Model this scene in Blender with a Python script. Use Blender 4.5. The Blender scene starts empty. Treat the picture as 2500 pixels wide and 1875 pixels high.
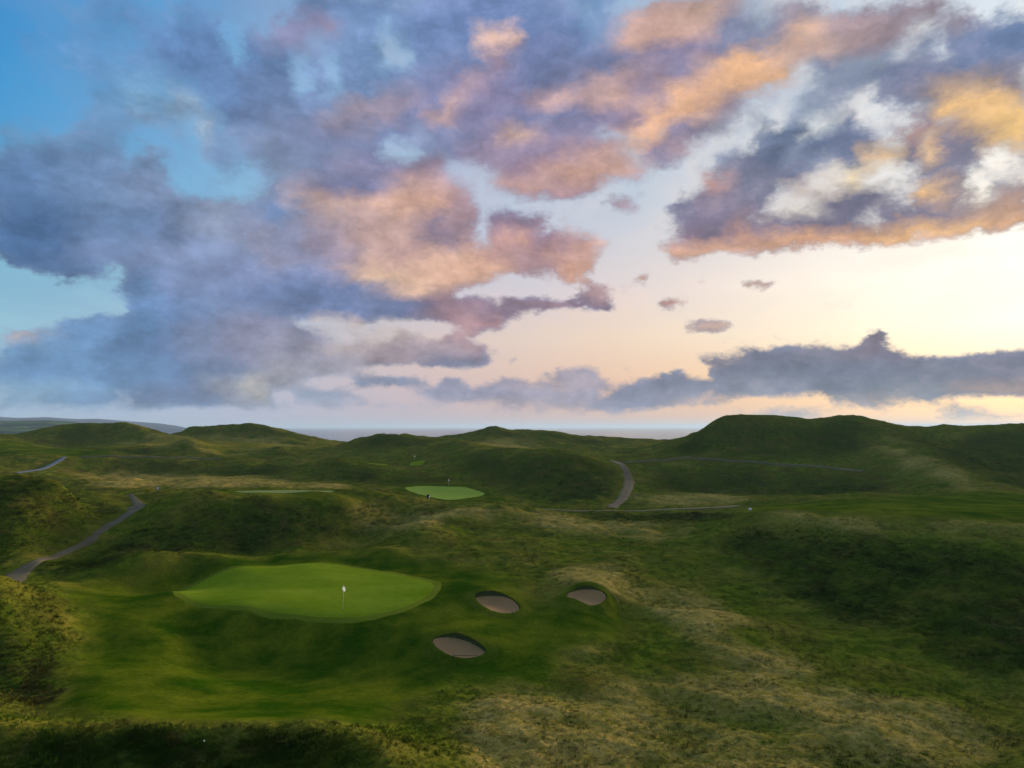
import bpy, bmesh, math, random
import numpy as np
from mathutils import Vector, Matrix

random.seed(7)
rng = np.random.default_rng(7)
scene = bpy.context.scene
C = scene.collection

# ------------------------------------------------------------------ camera
FPX, CU, CV = 1720.0, 1250.0, 937.5          # focal length and centre of the 2500 x 1875 photograph
HC = 16.5                                     # drone height above the near putting green
PITCH = math.atan((1043.0 - CV) / FPX)        # the sea horizon sits a little below the middle
CP, SP = math.cos(PITCH), math.sin(PITCH)
cam_data = bpy.data.cameras.new('camera')
cam_data.sensor_width = 36.0
cam_data.lens = 36.0 * FPX / 2500.0
cam_data.clip_start = 0.5
cam_data.clip_end = 250000.0
cam = bpy.data.objects.new('camera', cam_data)
cam.location = (0, 0, HC)
cam.rotation_euler = (math.radians(90) + PITCH, 0, 0)
C.objects.link(cam)
scene.camera = cam

SUN_AZ, SUN_EL = math.radians(41.0), math.radians(8.0)   # just out of frame, low over the sea

scene.view_settings.view_transform = 'Standard'
scene.view_settings.look = 'None'
scene.view_settings.gamma = 1.0
scene.view_settings.exposure = 0.12
scene.view_settings.use_curve_mapping = False
scene.cycles.use_denoising = True
scene.cycles.max_bounces = 3
scene.cycles.diffuse_bounces = 2
scene.cycles.glossy_bounces = 2
scene.cycles.transmission_bounces = 2
scene.cycles.volume_bounces = 1
scene.cycles.transparent_max_bounces = 4
scene.cycles.sample_clamp_indirect = 4.0

def lin(c):
    return tuple(((x / 255.0) / 12.92 if x / 255.0 <= 0.04045 else ((x / 255.0 + 0.055) / 1.055) ** 2.4) for x in c)

def direction(u, v):
    """azimuth and elevation of a line of sight given by a spot in the photograph"""
    dx, dz = (u - CU) / FPX, -(v - CV) / FPX
    y, z = CP - SP * dz, SP + CP * dz
    return math.atan2(dx, y), math.atan2(z, math.hypot(dx, y))
# ------------------------------------------------------------------ sky: evening clouds over a clear gradient
world = bpy.data.worlds.new('World')
scene.world = world
world.use_nodes = True
WT = world.node_tree
WT.nodes.clear()
world.cycles.sampling_method = 'MANUAL'
world.cycles.sample_map_resolution = 512

class NB:
    """small helper to write node graphs as expressions"""
    def __init__(self, tree): self.t = tree
    def put(self, sock, val):
        if hasattr(val, 'is_output') or isinstance(val, bpy.types.NodeSocket): self.t.links.new(val, sock)
        else: sock.default_value = val
    def math(self, op, a, b=None, c=None, clamp=False):
        n = self.t.nodes.new('ShaderNodeMath'); n.operation = op; n.use_clamp = clamp
        self.put(n.inputs[0], a)
        if b is not None: self.put(n.inputs[1], b)
        if c is not None: self.put(n.inputs[2], c)
        return n.outputs[0]
    def vmath(self, op, a, b=None, scale=None):
        n = self.t.nodes.new('ShaderNodeVectorMath'); n.operation = op
        self.put(n.inputs[0], a)
        if b is not None: self.put(n.inputs[1], b)
        if scale is not None: self.put(n.inputs['Scale'], scale)
        return n.outputs['Value'] if op in ('DOT_PRODUCT', 'LENGTH', 'DISTANCE') else n.outputs['Vector']
    def ramp(self, fac, stops, interp='LINEAR'):
        n = self.t.nodes.new('ShaderNodeValToRGB'); cr = n.color_ramp; cr.interpolation = interp
        while len(cr.elements) > 1: cr.elements.remove(cr.elements[-1])
        for p, c in stops[1:]: cr.elements.new(p)
        flat = [float(x) for p, c in stops for x in c]
        cr.elements.foreach_set('color', flat)
        cr.elements[0].position = stops[0][0]
        self.put(n.inputs[0], fac)
        return n.outputs['Color'], n.outputs['Alpha']
    def maprange(self, v, a, b, c=0.0, d=1.0, smooth=False):
        n = self.t.nodes.new('ShaderNodeMapRange'); n.clamp = True
        n.interpolation_type = 'SMOOTHSTEP' if smooth else 'LINEAR'
        for i, x in enumerate((v, a, b, c, d)): self.put(n.inputs[i], x)
        return n.outputs[0]
    def mix(self, f, a, b, mode='MIX'):
        n = self.t.nodes.new('ShaderNodeMix'); n.data_type = 'RGBA'; n.blend_type = mode
        self.put(n.inputs[0], f); self.put(n.inputs[6], a); self.put(n.inputs[7], b)
        return n.outputs[2]
    def mixf(self, f, a, b):
        n = self.t.nodes.new('ShaderNodeMix'); n.data_type = 'FLOAT'
        self.put(n.inputs[0], f); self.put(n.inputs[2], a); self.put(n.inputs[3], b)
        return n.outputs[0]
    def noise(self, vec, scale, detail=4.0, rough=0.55, dist=0.0, color=False, lac=2.0):
        n = self.t.nodes.new('ShaderNodeTexNoise'); n.noise_dimensions = '3D'
        self.put(n.inputs['Vector'], vec); n.inputs['Scale'].default_value = scale
        n.inputs['Detail'].default_value = detail; n.inputs['Roughness'].default_value = rough
        n.inputs['Distortion'].default_value = dist; n.inputs['Lacunarity'].default_value = lac
        return n.outputs['Color'] if color else n.outputs['Fac']
    def comb(self, x, y, z):
        n = self.t.nodes.new('ShaderNodeCombineXYZ')
        for i, v in enumerate((x, y, z)): self.put(n.inputs[i], v)
        return n.outputs[0]
    def sep(self, v):
        n = self.t.nodes.new('ShaderNodeSeparateXYZ'); self.put(n.inputs[0], v)
        return n.outputs[0], n.outputs[1], n.outputs[2]

# clouds as soft strokes laid over each other: place, half-axes, tilt (photograph at 2212 px), colour as seen, cover in tenths
STROKES = """
300 60 120 60 20 88,128,182 7; 200 150 120 46 15 90,134,186 5; 100 110 60 36 0 85,135,190 4; 330 185 90 36 20 98,136,182 6; 250 250 84 22 10 104,136,180 6; 480 330 60 40 30 112,132,174 8; 60 300 60 20 0 96,134,176 5; 1900 130 200 60 -25 112,126,160 9; 1700 250 120 40 -30 120,130,162 8; 2140 330 120 60 -10 128,128,150 9
230 90 80 40 0 88,126,178 3; 90 30 40 20 0 88,126,178 2; 430 110 130 75 20 84,120,174 9; 560 200 160 95 35 88,120,172 9; 680 270 180 95 30 104,122,166 9
800 200 160 130 20 108,130,176 9; 900 120 170 115 0 104,134,182 9; 1050 50 210 90 0 98,126,178 9; 1180 120 130 110 0 92,120,172 9; 1000 230 160 90 0 122,124,168 9
760 330 210 65 15 124,128,170 9; 600 330 90 50 40 124,130,166 8; 740 30 120 40 0 100,130,180 8; 300 30 60 30 0 90,130,184 5; 400 30 50 30 0 90,130,184 6
560 40 55 38 20 110,175,220 1; 500 90 28 42 20 110,170,215 1; 640 165 22 34 -10 130,175,215 2; 862 112 28 52 -15 140,185,220 1; 700 170 20 30 0 130,170,210 4
400 240 66 24 35 140,158,190 8; 445 282 44 20 60 152,162,188 8; 330 265 64 18 15 115,140,176 8; 300 215 50 16 20 120,160,200 5; 230 292 60 22 10 96,128,172 7; 150 290 44 22 0 122,130,166 6; 60 240 40 16 0 92,126,168 3
640 65 80 36 -15 136,128,168 8; 700 50 30 20 0 150,128,160 8; 100 335 60 28 0 100,126,170 9; 180 360 90 40 0 104,126,168 9
120 420 210 90 10 84,114,162 10; 250 420 150 78 15 106,128,172 10; 330 372 40 40 0 112,130,170 10; 380 455 130 70 20 124,134,172 10; 480 490 80 70 20 142,142,172 10
100 510 130 64 10 68,102,152 10; 60 540 70 40 20 66,102,152 10; 150 572 55 40 0 78,104,150 10; 300 540 160 50 0 112,124,166 10; 420 560 120 40 0 128,134,174 10; 260 470 120 40 0 100,122,166 10
460 395 95 34 15 132,186,222 0; 400 370 40 30 0 120,180,220 0; 530 425 20 20 0 140,185,220 1
620 480 100 70 0 130,134,174 10; 620 440 56 34 0 96,130,182 9; 650 500 36 40 0 110,130,176 9; 600 580 64 28 0 192,158,168 10; 690 500 60 50 0 168,148,168 10; 760 540 120 70 0 166,142,166 10; 560 520 40 40 0 150,140,168 10
800 420 180 60 0 202,154,146 10; 790 384 140 30 0 124,120,160 10; 900 440 100 42 0 216,158,134 10; 880 515 140 60 0 202,154,146 10; 960 500 60 44 -20 150,126,146 10; 985 450 30 50 10 176,140,150 9; 920 380 60 24 0 160,132,152 9
940 580 190 44 -3 222,168,144 10; 870 610 90 30 10 226,174,146 10; 1010 585 100 30 -10 224,168,140 10; 860 560 60 24 0 200,150,145 10
1130 500 72 32 15 142,118,142 10; 1100 540 60 30 0 190,142,140 10; 1185 545 90 44 15 206,152,138 10; 1240 575 48 38 30 216,158,134 10; 1155 575 60 34 10 176,136,142 9; 1200 520 50 28 25 160,126,142 10; 1250 494 18 16 0 212,164,154 7; 1300 520 28 9 0 226,178,164 6; 1270 530 26 16 20 200,150,140 8
800 240 110 32 -15 168,144,164 9; 1010 210 120 28 -42 194,154,154 9; 1076 92 42 22 0 236,188,168 10; 1060 155 50 18 -20 190,152,158 8; 892 305 50 22 -40 150,184,218 2; 860 330 40 14 -10 160,186,216 4; 970 310 70 30 10 120,126,166 9; 1010 360 50 16 0 160,170,200 3
1150 200 140 80 -15 128,122,162 10; 1230 195 74 44 0 192,154,154 10; 1180 140 80 50 0 104,120,168 9; 1350 240 120 36 -20 138,124,158 10; 1200 265 100 30 -5 116,120,162 10; 1290 140 90 60 0 112,122,166 9; 1180 330 150 46 0 142,126,158 10; 1150 305 70 14 10 196,158,148 9; 1050 320 60 26 0 150,132,160 9
1180 385 120 26 0 162,132,152 10; 1140 402 80 12 0 194,148,142 10; 1250 395 60 14 0 190,140,138 10; 1300 350 140 24 -5 206,154,134 10; 1390 312 24 26 0 176,186,206 3; 1440 330 60 18 -12 192,150,146 9
1290 30 50 60 0 92,132,184 7; 1460 40 136 50 -10 202,158,150 10; 1560 18 90 40 0 206,164,150 10; 1420 84 60 36 -10 204,158,144 9; 1500 115 170 36 -15 136,124,158 10; 1420 150 80 30 -10 128,124,162 10; 1620 60 80 60 0 126,132,168 9; 1640 18 36 36 0 146,166,196 6
1550 185 150 46 -25 226,168,128 10; 1450 235 110 34 -30 226,168,132 10; 1640 140 74 36 0 232,170,122 10; 1660 170 50 20 0 226,170,130 10; 1330 190 80 42 0 184,150,154 10; 1350 205 40 22 0 206,160,150 10; 1410 180 50 30 -30 150,130,155 10
1780 80 110 46 -20 188,154,148 10; 1880 50 130 40 -10 168,142,152 10; 2010 18 110 26 0 150,132,148 10; 1720 30 70 40 0 150,140,160 9; 1740 60 40 20 -20 206,160,140 9
1480 285 140 24 -30 136,126,158 10; 1580 250 60 18 -25 150,145,165 8; 1590 320 150 22 -40 192,202,220 1; 1560 380 60 14 -40 200,200,215 1; 1740 212 80 26 -20 172,188,212 5; 1690 250 60 14 -35 200,210,222 1
1830 172 100 42 -25 122,134,164 9; 1965 82 62 30 -30 226,232,240 0; 2060 70 80 12 -38 226,232,240 0; 2130 20 80 14 -40 216,226,236 0; 1930 100 40 20 0 200,205,215 2
2125 112 120 62 -25 98,118,162 10; 2000 185 100 60 -20 108,116,152 10; 2190 60 60 50 -20 94,120,166 10; 2100 195 110 40 0 150,136,150 10; 2190 160 60 40 0 130,126,150 10
1740 300 70 46 0 104,120,158 10; 1690 345 130 46 -10 100,116,154 10; 1850 325 90 40 0 100,112,148 10; 1800 280 50 24 0 110,122,156 10; 1640 395 110 36 -20 114,116,146 10; 1600 360 50 20 -30 120,120,150 9
1885 250 26 60 35 232,236,242 0; 1850 290 26 12 -20 225,232,240 0; 1770 285 40 8 -25 215,220,228 2; 1720 312 10 22 -30 210,216,226 2
2120 240 95 56 10 234,180,114 10; 2195 270 60 50 0 242,188,108 10; 2050 228 34 28 0 240,184,114 10; 1990 285 60 26 -30 178,140,142 10; 1945 310 30 20 -40 200,150,140 9
2030 315 90 36 -15 124,118,146 10; 2070 378 110 36 -10 124,122,148 10; 2165 352 70 30 0 228,228,228 0; 2110 392 44 14 0 232,230,226 1; 2190 310 40 14 0 210,200,190 4; 2000 330 40 10 -30 228,180,130 7
1900 362 44 26 -30 242,194,136 9; 1935 378 18 10 0 225,215,210 3; 1800 415 140 20 -22 222,206,196 4; 1720 420 50 18 -20 190,165,160 6; 1850 385 50 12 -20 245,215,170 6
1495 442 60 22 -20 120,116,148 10; 1560 470 90 40 -10 126,116,146 10; 1500 520 90 16 -5 152,122,142 10; 1640 500 110 40 0 136,122,148 10; 1625 482 28 20 0 222,154,120 10; 1540 395 40 14 -20 190,140,135 9; 1570 440 50 10 0 180,135,138 8; 1600 546 130 10 0 224,164,134 10; 1480 536 60 8 0 222,164,136 10
1810 460 150 28 -14 118,114,144 10; 1740 480 80 20 0 126,118,146 10; 1900 500 210 22 -9 230,168,108 10; 1750 524 120 18 -5 224,162,124 10; 2090 480 160 26 -9 224,168,114 10; 2000 446 110 22 -12 128,120,146 10; 2150 436 90 22 -12 176,142,134 10; 2025 410 30 10 0 240,182,114 9; 2180 465 60 16 -9 206,152,112 10; 2130 415 70 10 -10 150,136,145 9
1355 448 34 15 0 178,152,168 8; 1368 606 38 9 -30 226,174,150 8; 1455 652 22 9 0 206,152,138 9; 1500 612 40 6 -12 216,182,168 7; 1645 623 38 5 0 202,164,150 9; 1530 702 28 5 0 206,168,154 9; 1465 712 20 3 0 190,176,176 5
330 640 80 60 0 94,124,174 10; 420 640 150 60 0 116,130,174 10; 520 600 160 38 0 128,134,178 10; 650 605 90 36 0 132,134,176 10; 350 730 100 80 0 90,118,168 10; 470 740 120 70 0 124,130,168 10; 560 730 100 60 0 142,132,162 10; 295 630 44 30 0 100,130,178 10; 300 690 36 40 0 92,124,172 10
700 650 180 42 5 106,120,166 10; 860 660 110 26 10 106,116,158 10; 980 668 70 24 0 152,118,134 10; 1090 672 130 14 -4 140,114,132 10; 1250 656 72 16 -5 130,108,130 10; 1282 636 30 14 0 168,134,140 9; 1020 702 70 18 10 178,134,140 9; 1190 668 60 12 0 150,118,132 9; 960 640 30 12 0 165,130,140 9
640 760 100 50 0 152,140,164 10; 800 745 120 22 -6 192,164,164 7; 900 765 150 26 0 166,142,152 8; 850 716 60 8 -5 214,190,182 3; 1000 740 60 14 15 176,140,146 8; 740 700 80 12 -8 205,175,170 5; 980 780 74 6 0 134,130,156 9; 830 826 90 12 0 140,140,166 8; 720 790 70 20 0 165,150,165 8
430 830 140 48 0 104,118,156 10; 500 850 80 36 10 150,140,156 10; 545 828 24 34 -30 190,170,168 10; 380 860 120 22 0 98,112,152 10; 300 800 90 40 0 96,122,168 10; 620 800 60 30 0 165,150,165 9
180 740 90 56 0 98,134,182 10; 60 762 80 36 0 104,138,180 10; 46 714 44 18 0 194,168,178 10; 150 805 170 46 0 94,130,176 10; 90 850 120 24 0 124,152,186 6; 175 876 70 10 0 100,130,176 9; 250 740 40 50 0 96,130,178 10
1430 820 50 20 -15 120,124,152 10; 1420 852 90 26 0 128,130,156 10; 1575 792 60 16 -20 124,122,146 10; 1570 764 56 5 -12 140,130,145 7; 1680 782 80 32 -12 118,120,146 10; 1790 766 70 24 0 126,122,144 10; 1890 757 44 26 0 126,112,134 10; 1900 742 30 18 0 130,114,134 10; 1800 812 250 38 0 108,116,142 10; 2050 802 100 34 0 110,116,140 10; 2165 785 80 32 0 114,114,138 10; 1600 830 150 26 0 124,128,152 10; 2000 850 160 16 0 114,120,140 10; 2160 836 90 16 0 156,132,132 10; 1350 872 70 13 0 130,130,160 9; 1960 775 40 16 0 118,116,140 10
1150 836 120 9 0 152,142,162 8; 1000 850 110 20 0 144,140,164 9; 985 832 36 10 0 146,140,164 9; 1200 862 130 16 0 156,148,170 9; 1255 830 80 5 0 166,150,166 7; 750 872 180 16 0 152,152,180 6; 900 884 200 12 0 166,156,176 5; 1150 888 180 12 0 182,158,168 5
1650 896 60 6 0 182,166,168 6; 1750 890 40 10 0 176,166,172 6; 2080 892 60 10 0 176,166,168 7; 1110 782 24 4 0 150,140,160 6; 1240 806 70 4 0 160,148,165 7; 1180 822 50 4 0 150,142,162 7; 700 846 60 7 0 150,150,175 6; 620 868 50 6 0 150,155,182 5; 1560 884 70 5 0 196,160,150 6; 1500 870 60 6 0 150,140,155 7; 1900 872 90 6 0 150,140,150 7; 2185 884 60 10 0 170,160,168 7; 250 905 160 8 0 150,170,200 4
"""
# the clear sky behind them: photograph height, then colours at six places across
CLEAR = [
 (0,    [(52, 138, 200), (92, 158, 210), (128, 168, 208), (150, 182, 214), (176, 200, 222), (214, 226, 236)]),
 (300,  [(70, 152, 208), (112, 170, 214), (150, 182, 212), (170, 192, 214), (196, 210, 224), (228, 232, 234)]),
 (550,  [(112, 178, 208), (132, 182, 214), (168, 190, 212), (190, 200, 214), (228, 220, 216), (252, 247, 236)]),
 (700,  [(138, 192, 208), (152, 190, 210), (200, 196, 208), (228, 208, 204), (250, 238, 222), (255, 252, 242)]),
 (850,  [(150, 190, 212), (168, 186, 210), (216, 192, 184), (236, 210, 184), (253, 232, 198), (255, 248, 216)]),
 (960,  [(152, 182, 210), (170, 180, 206), (200, 180, 186), (230, 184, 156), (250, 202, 146), (255, 212, 146)]),
 (1043, [(160, 186, 212), (174, 182, 206), (182, 172, 186), (204, 172, 164), (232, 186, 146), (244, 194, 138)]),
]
ECOL = [0, 500, 1000, 1500, 2000, 2500]

def sky_table():
    """lay the strokes out on a regular azimuth / elevation net"""
    az = np.radians(np.linspace(-37.5, 37.5, 61))
    el = np.radians(np.concatenate([np.linspace(0.0, 12.6, 15), np.linspace(13.7, 32.0, 15)]))
    A, E = np.meshgrid(az, el)
    X, Y, Z = np.sin(A) * np.cos(E), np.cos(A) * np.cos(E), np.sin(E)
    F, W = CP * Y + SP * Z, -SP * Y + CP * Z
    U, V = (CU + FPX * X / F), (CV - FPX * W / F)
    out = np.zeros(A.shape + (4,)); out[..., :3] = lin((130, 140, 175))
    for st in STROKES.replace('\n', ';').split(';'):
        q = st.split()
        if not q: continue
        cx, cy, rx, ry, rot = (float(t) for t in q[:5])
        cx, cy, rx, ry = cx / 0.8848, cy / 0.8848, max(rx / 0.8848, 16), max(ry / 0.8848, 14)
        if int(q[6]) <= 2: rx, ry = (rx * 0.80, max(ry * 0.62, 12)) if cx > 1650 else (rx * 0.86, max(ry * 0.72, 12))
        colr = np.array(lin([int(t) for t in q[5].split(',')])); cv_ = int(q[6]) / 10.0
        c, s_ = math.cos(math.radians(rot)), math.sin(math.radians(rot))
        dx, dy = U - cx, V - cy
        d = np.hypot((dx * c + dy * s_) / rx, (-dx * s_ + dy * c) / ry)
        m = np.clip((1.42 - d) / 0.85, 0, 1); m = m * m * (3 - 2 * m)
        mc = np.clip((1.55 - d) / 0.8, 0, 1); mc = mc * mc * (3 - 2 * mc)
        mc = np.where(out[..., 3] < 0.25, mc, m) * (0.0 if cv_ == 0 else 1.0)
        out[..., :3] += (colr - out[..., :3]) * mc[..., None]
        out[..., 3] += (cv_ - out[..., 3]) * m
    cv = [r[0] for r in CLEAR]
    ct = np.array([[lin(c) for c in r[1]] for r in CLEAR])
    outc = np.zeros(A.shape + (3,))
    for i in range(len(el)):
        for j in range(len(az)):
            u = min(max(U[i, j], 0), 2500); v = min(max(V[i, j], 0), 1043)
            fu = min(u / 500.0, 4.999); ju = int(fu); fu -= ju
            k = max(0, min(len(cv) - 2, int(np.searchsorted(cv, v, side='right') - 1)))
            fv = (v - cv[k]) / (cv[k + 1] - cv[k])
            outc[i, j] = (ct[k, ju] * (1 - fu) + ct[k, ju + 1] * fu) * (1 - fv) + (ct[k + 1, ju] * (1 - fu) + ct[k + 1, ju + 1] * fu) * fv
    return az, el, out, outc

def build_sky():
    G = bpy.data.node_groups.new('evening_sky', 'ShaderNodeTree')
    G.interface.new_socket('Color', in_out='OUTPUT', socket_type='NodeSocketColor')
    nb = NB(G); N = G.nodes
    tc = N.new('ShaderNodeTexCoord'); D = tc.outputs['Generated']
    D = nb.vmath('NORMALIZE', D)
    x, y, z = nb.sep(D)
    az = nb.math('ARCTAN2', x, y); el = nb.math('ARCSINE', z)
    AZ, EL, T, TC = sky_table()
    # wind-drawn sheet coordinates: bands run away from the viewer and meet at the horizon
    zz = nb.math('ADD', nb.math('ABSOLUTE', z), 0.14)
    sheet = nb.comb(nb.math('DIVIDE', nb.math('SUBTRACT', x, nb.math('MULTIPLY', y, 0.10)), zz), nb.math('MULTIPLY', nb.math('DIVIDE', y, zz), 0.55), 3.7)
    puff = nb.comb(x, y, nb.math('MULTIPLY', z, 1.55))
    # warp the direction so that outlines billow
    w1 = nb.vmath('SUBTRACT', nb.noise(puff, 5.0, 2.0, 0.5, color=True), (0.5, 0.5, 0.5))
    w2 = nb.vmath('SUBTRACT', nb.noise(puff, 17.0, 4.0, 0.6, color=True), (0.5, 0.5, 0.5))
    low = nb.maprange(el, math.radians(2), math.radians(14), 0.35, 1.0)
    wx, wy, wz = nb.sep(nb.vmath('ADD', nb.vmath('SCALE', w1, scale=0.030), nb.vmath('ADD', nb.vmath('SCALE', w2, scale=0.045), nb.vmath('SCALE', nb.vmath('SUBTRACT', nb.noise(puff, 55.0, 4.0, 0.65, color=True), (0.5, 0.5, 0.5)), scale=0.022))))
    azw = nb.math('ADD', az, nb.math('MULTIPLY', wx, 1.3))
    elw = nb.math('ADD', el, nb.math('MULTIPLY', nb.math('MULTIPLY', wy, 0.9), low))
    half = len(AZ) // 2
    fl, fr = nb.maprange(azw, AZ[0], AZ[half]), nb.maprange(azw, AZ[half], AZ[-1])
    side = nb.math('GREATER_THAN', azw, float(AZ[half])); facc = nb.maprange(az, AZ[0], AZ[-1])
    col = cov = clear = None
    pos = np.linspace(0, 1, half + 1)
    for i in range(len(EL)):
        cl_, al_ = nb.ramp(fl, [(float(p), tuple(map(float, T[i, j]))) for j, p in enumerate(pos)])
        cr_, ar_ = nb.ramp(fr, [(float(p), tuple(map(float, T[i, half + j]))) for j, p in enumerate(pos)])
        c, a = nb.mix(side, cl_, cr_), nb.mixf(side, al_, ar_)
        k = None
        if i % 4 == 0 or i == len(EL) - 1:
            k, _ = nb.ramp(facc, [(j / 60.0, (*map(float, TC[i, j]), 1.0)) for j in range(0, 61, 6)])
        if col is None: col, cov, clear, last = c, a, k, 0
        else:
            f = nb.maprange(elw, float(EL[i - 1]), float(EL[i]))
            col = nb.mix(f, col, c); cov = nb.mixf(f, cov, a)
            if k is not None:
                clear = nb.mix(nb.maprange(el, float(EL[last]), float(EL[i])), clear, k); last = i
    # the physical sky gives the clear part its base (its sun is the lamp's)
    st = N.new('ShaderNodeTexSky'); st.sky_type = 'NISHITA'; st.sun_disc = False
    st.sun_elevation = SUN_EL; st.sun_rotation = SUN_AZ; st.altitude = 30.0; st.air_density = 1.0; st.dust_density = 1.2; st.ozone_density = 1.5
    phys = nb.vmath('SCALE', st.outputs[0], scale=0.10)
    clear = nb.mix(0.06, clear, phys)
    # away from the frame the same broken cloud goes on round the horizon and overhead
    n_sheet = nb.noise(sheet, 1.5, 6.0, 0.5, 0.3)
    n_puff = nb.noise(puff, 11.0, 7.0, 0.54, 0.2)
    n_puff2 = nb.noise(nb.vmath('ADD', puff, (0.020, 0.014, -0.022)), 11.0, 7.0, 0.54, 0.2)
    n_fine = nb.noise(nb.vmath('ADD', puff, nb.vmath('SCALE', w2, scale=0.03)), 34.0, 6.0, 0.62)
    bw = nb.vmath('ADD', puff, nb.vmath('SCALE', w2, scale=0.05))
    bill = nb.math('ABSOLUTE', nb.math('SUBTRACT', nb.noise(bw, 15.0, 4.0, 0.6), 0.5))
    bill2 = nb.math('ABSOLUTE', nb.math('SUBTRACT', nb.noise(bw, 40.0, 3.0, 0.6), 0.5))
    bill = nb.math('SUBTRACT', nb.math('ADD', bill, nb.math('MULTIPLY', bill2, 0.6)), 0.13)
    away = nb.math('MAXIMUM', nb.maprange(nb.math('ABSOLUTE', az), AZ[-1] * 0.98, AZ[-1] * 1.5, smooth=True), nb.maprange(el, EL[-1] * 0.98, EL[-1] * 1.5, smooth=True))
    cov = nb.mixf(away, cov, 0.55)
    sunv = (math.sin(SUN_AZ) * math.cos(SUN_EL), math.cos(SUN_AZ) * math.cos(SUN_EL), math.sin(SUN_EL))
    ca = nb.vmath('DOT_PRODUCT', D, sunv)
    gen, _ = nb.ramp(nb.maprange(ca, -1, 1), [(0.0, (*lin((92, 120, 165)), 1)), (0.6, (*lin((110, 124, 165)), 1)), (0.85, (*lin((160, 140, 150)), 1)), (1.0, (*lin((225, 180, 140)), 1))])
    gclear, _ = nb.ramp(nb.maprange(ca, -1, 1), [(0.0, (*lin((70, 128, 190)), 1)), (0.6, (*lin((96, 154, 205)), 1)), (0.85, (*lin((190, 204, 216)), 1)), (1.0, (*lin((255, 250, 232)), 1))])
    col = nb.mix(away, col, gen); clear = nb.mix(away, clear, gclear)
    veil = nb.maprange(nb.noise(sheet, 2.3, 7.0, 0.6, 0.6), 0.38, 0.66, 0.0, 0.75, smooth=True)
    veil = nb.math('MULTIPLY', veil, nb.maprange(el, math.radians(5), math.radians(16)))
    vcol, _ = nb.ramp(nb.maprange(ca, -1, 1), [(0.0, (*lin((104, 142, 190)), 1)), (0.72, (*lin((112, 148, 192)), 1)), (0.9, (*lin((200, 200, 212)), 1)), (1.0, (*lin((240, 225, 205)), 1))])
    clear = nb.mix(veil, clear, vcol)
    clear = nb.vmath('SCALE', clear, scale=nb.maprange(ca, 0.90, 1.0, 1.0, 1.08, smooth=True))
    hi = nb.maprange(el, math.radians(8), math.radians(20), smooth=True)
    det = nb.mixf(hi, n_puff, nb.math('ADD', nb.math('MULTIPLY', n_sheet, 0.6), nb.math('MULTIPLY', n_puff, 0.4)))
    dens = nb.math('ADD', cov, nb.math('MULTIPLY', nb.math('SUBTRACT', det, 0.5), 1.15))
    dens = nb.math('ADD', dens, nb.math('MULTIPLY', nb.math('SUBTRACT', n_fine, 0.5), 0.5))
    dens = nb.math('ADD', dens, nb.math('MULTIPLY', bill, 0.9))
    soft = nb.mixf(hi, 0.26, 0.42)
    alpha = nb.maprange(dens, nb.math('SUBTRACT', 0.45, soft), nb.math('ADD', 0.45, soft), smooth=True)
    # relief: puffs turned towards the sun are lighter and warmer
    rel = nb.math('MULTIPLY', nb.math('SUBTRACT', n_puff2, n_puff), 2.1)
    rel = nb.math('ADD', rel, nb.math('MULTIPLY', nb.math('SUBTRACT', n_sheet, 0.5), 0.5))
    rel = nb.math('ADD', rel, nb.math('MULTIPLY', nb.math('SUBTRACT', n_fine, 0.5), 0.7))
    rel = nb.math('ADD', rel, nb.math('MULTIPLY', bill, 1.5))
    gain = nb.math('ADD', 1.0, nb.math('MULTIPLY', rel, 0.52))
    gain = nb.math('MULTIPLY', nb.math('MAXIMUM', gain, 0.55), 0.96)
    warm = nb.math('MULTIPLY', nb.math('MULTIPLY', rel, 0.16, clamp=True), nb.maprange(az, -0.35, 0.2))
    cool, _ = nb.ramp(nb.maprange(az, -0.65, 0.35), [(0.0, (0.77, 1.04, 1.05, 1)), (0.35, (0.84, 1.03, 1.04, 1)), (0.62, (0.96, 1.0, 1.02, 1)), (1.0, (0.97, 1.02, 0.98, 1))])
    cl = nb.vmath('SCALE', nb.mix(1.0, col, cool, 'MULTIPLY'), scale=gain)
    cl = nb.mix(warm, cl, (*lin((238, 190, 160)), 1))
    hs = N.new('ShaderNodeHueSaturation'); hs.inputs['Saturation'].default_value = 0.88; nb.put(hs.inputs['Color'], cl); cl = hs.outputs[0]
    sky = nb.mix(alpha, clear, cl)
    # below the horizon (never seen past the sea) a dull ground tone
    sky = nb.mix(nb.maprange(z, -0.02, -0.06), sky, (0.05, 0.055, 0.05, 1))
    go = N.new('NodeGroupOutput'); G.links.new(sky, go.inputs[0])
    W_ = WT.nodes
    gn = W_.new('ShaderNodeGroup'); gn.node_tree = G
    bg = W_.new('ShaderNodeBackground'); WT.links.new(gn.outputs[0], bg.inputs[0]); bg.inputs[1].default_value = 1.0
    out = W_.new('ShaderNodeOutputWorld'); WT.links.new(bg.outputs[0], out.inputs[0])
build_sky()

sun_data = bpy.data.lights.new('sun', 'SUN')
sun_data.energy = 5.0
sun_data.angle = math.radians(12.0)
sun_data.color = (1.0, 0.82, 0.62)
sun = bpy.data.objects.new('sun', sun_data)
sun.rotation_euler = (math.radians(90) - SUN_EL, 0, math.pi - SUN_AZ)
C.objects.link(sun)
# ------------------------------------------------------------------ land form
def place(u, v, Y):
    """a point on the line of sight (u, v) at the forward distance Y"""
    dx, dz = (u - CU) / FPX, -(v - CV) / FPX
    y, z = CP - SP * dz, SP + CP * dz
    k = Y / y
    return dx * k, Y, HC + z * k

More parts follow.
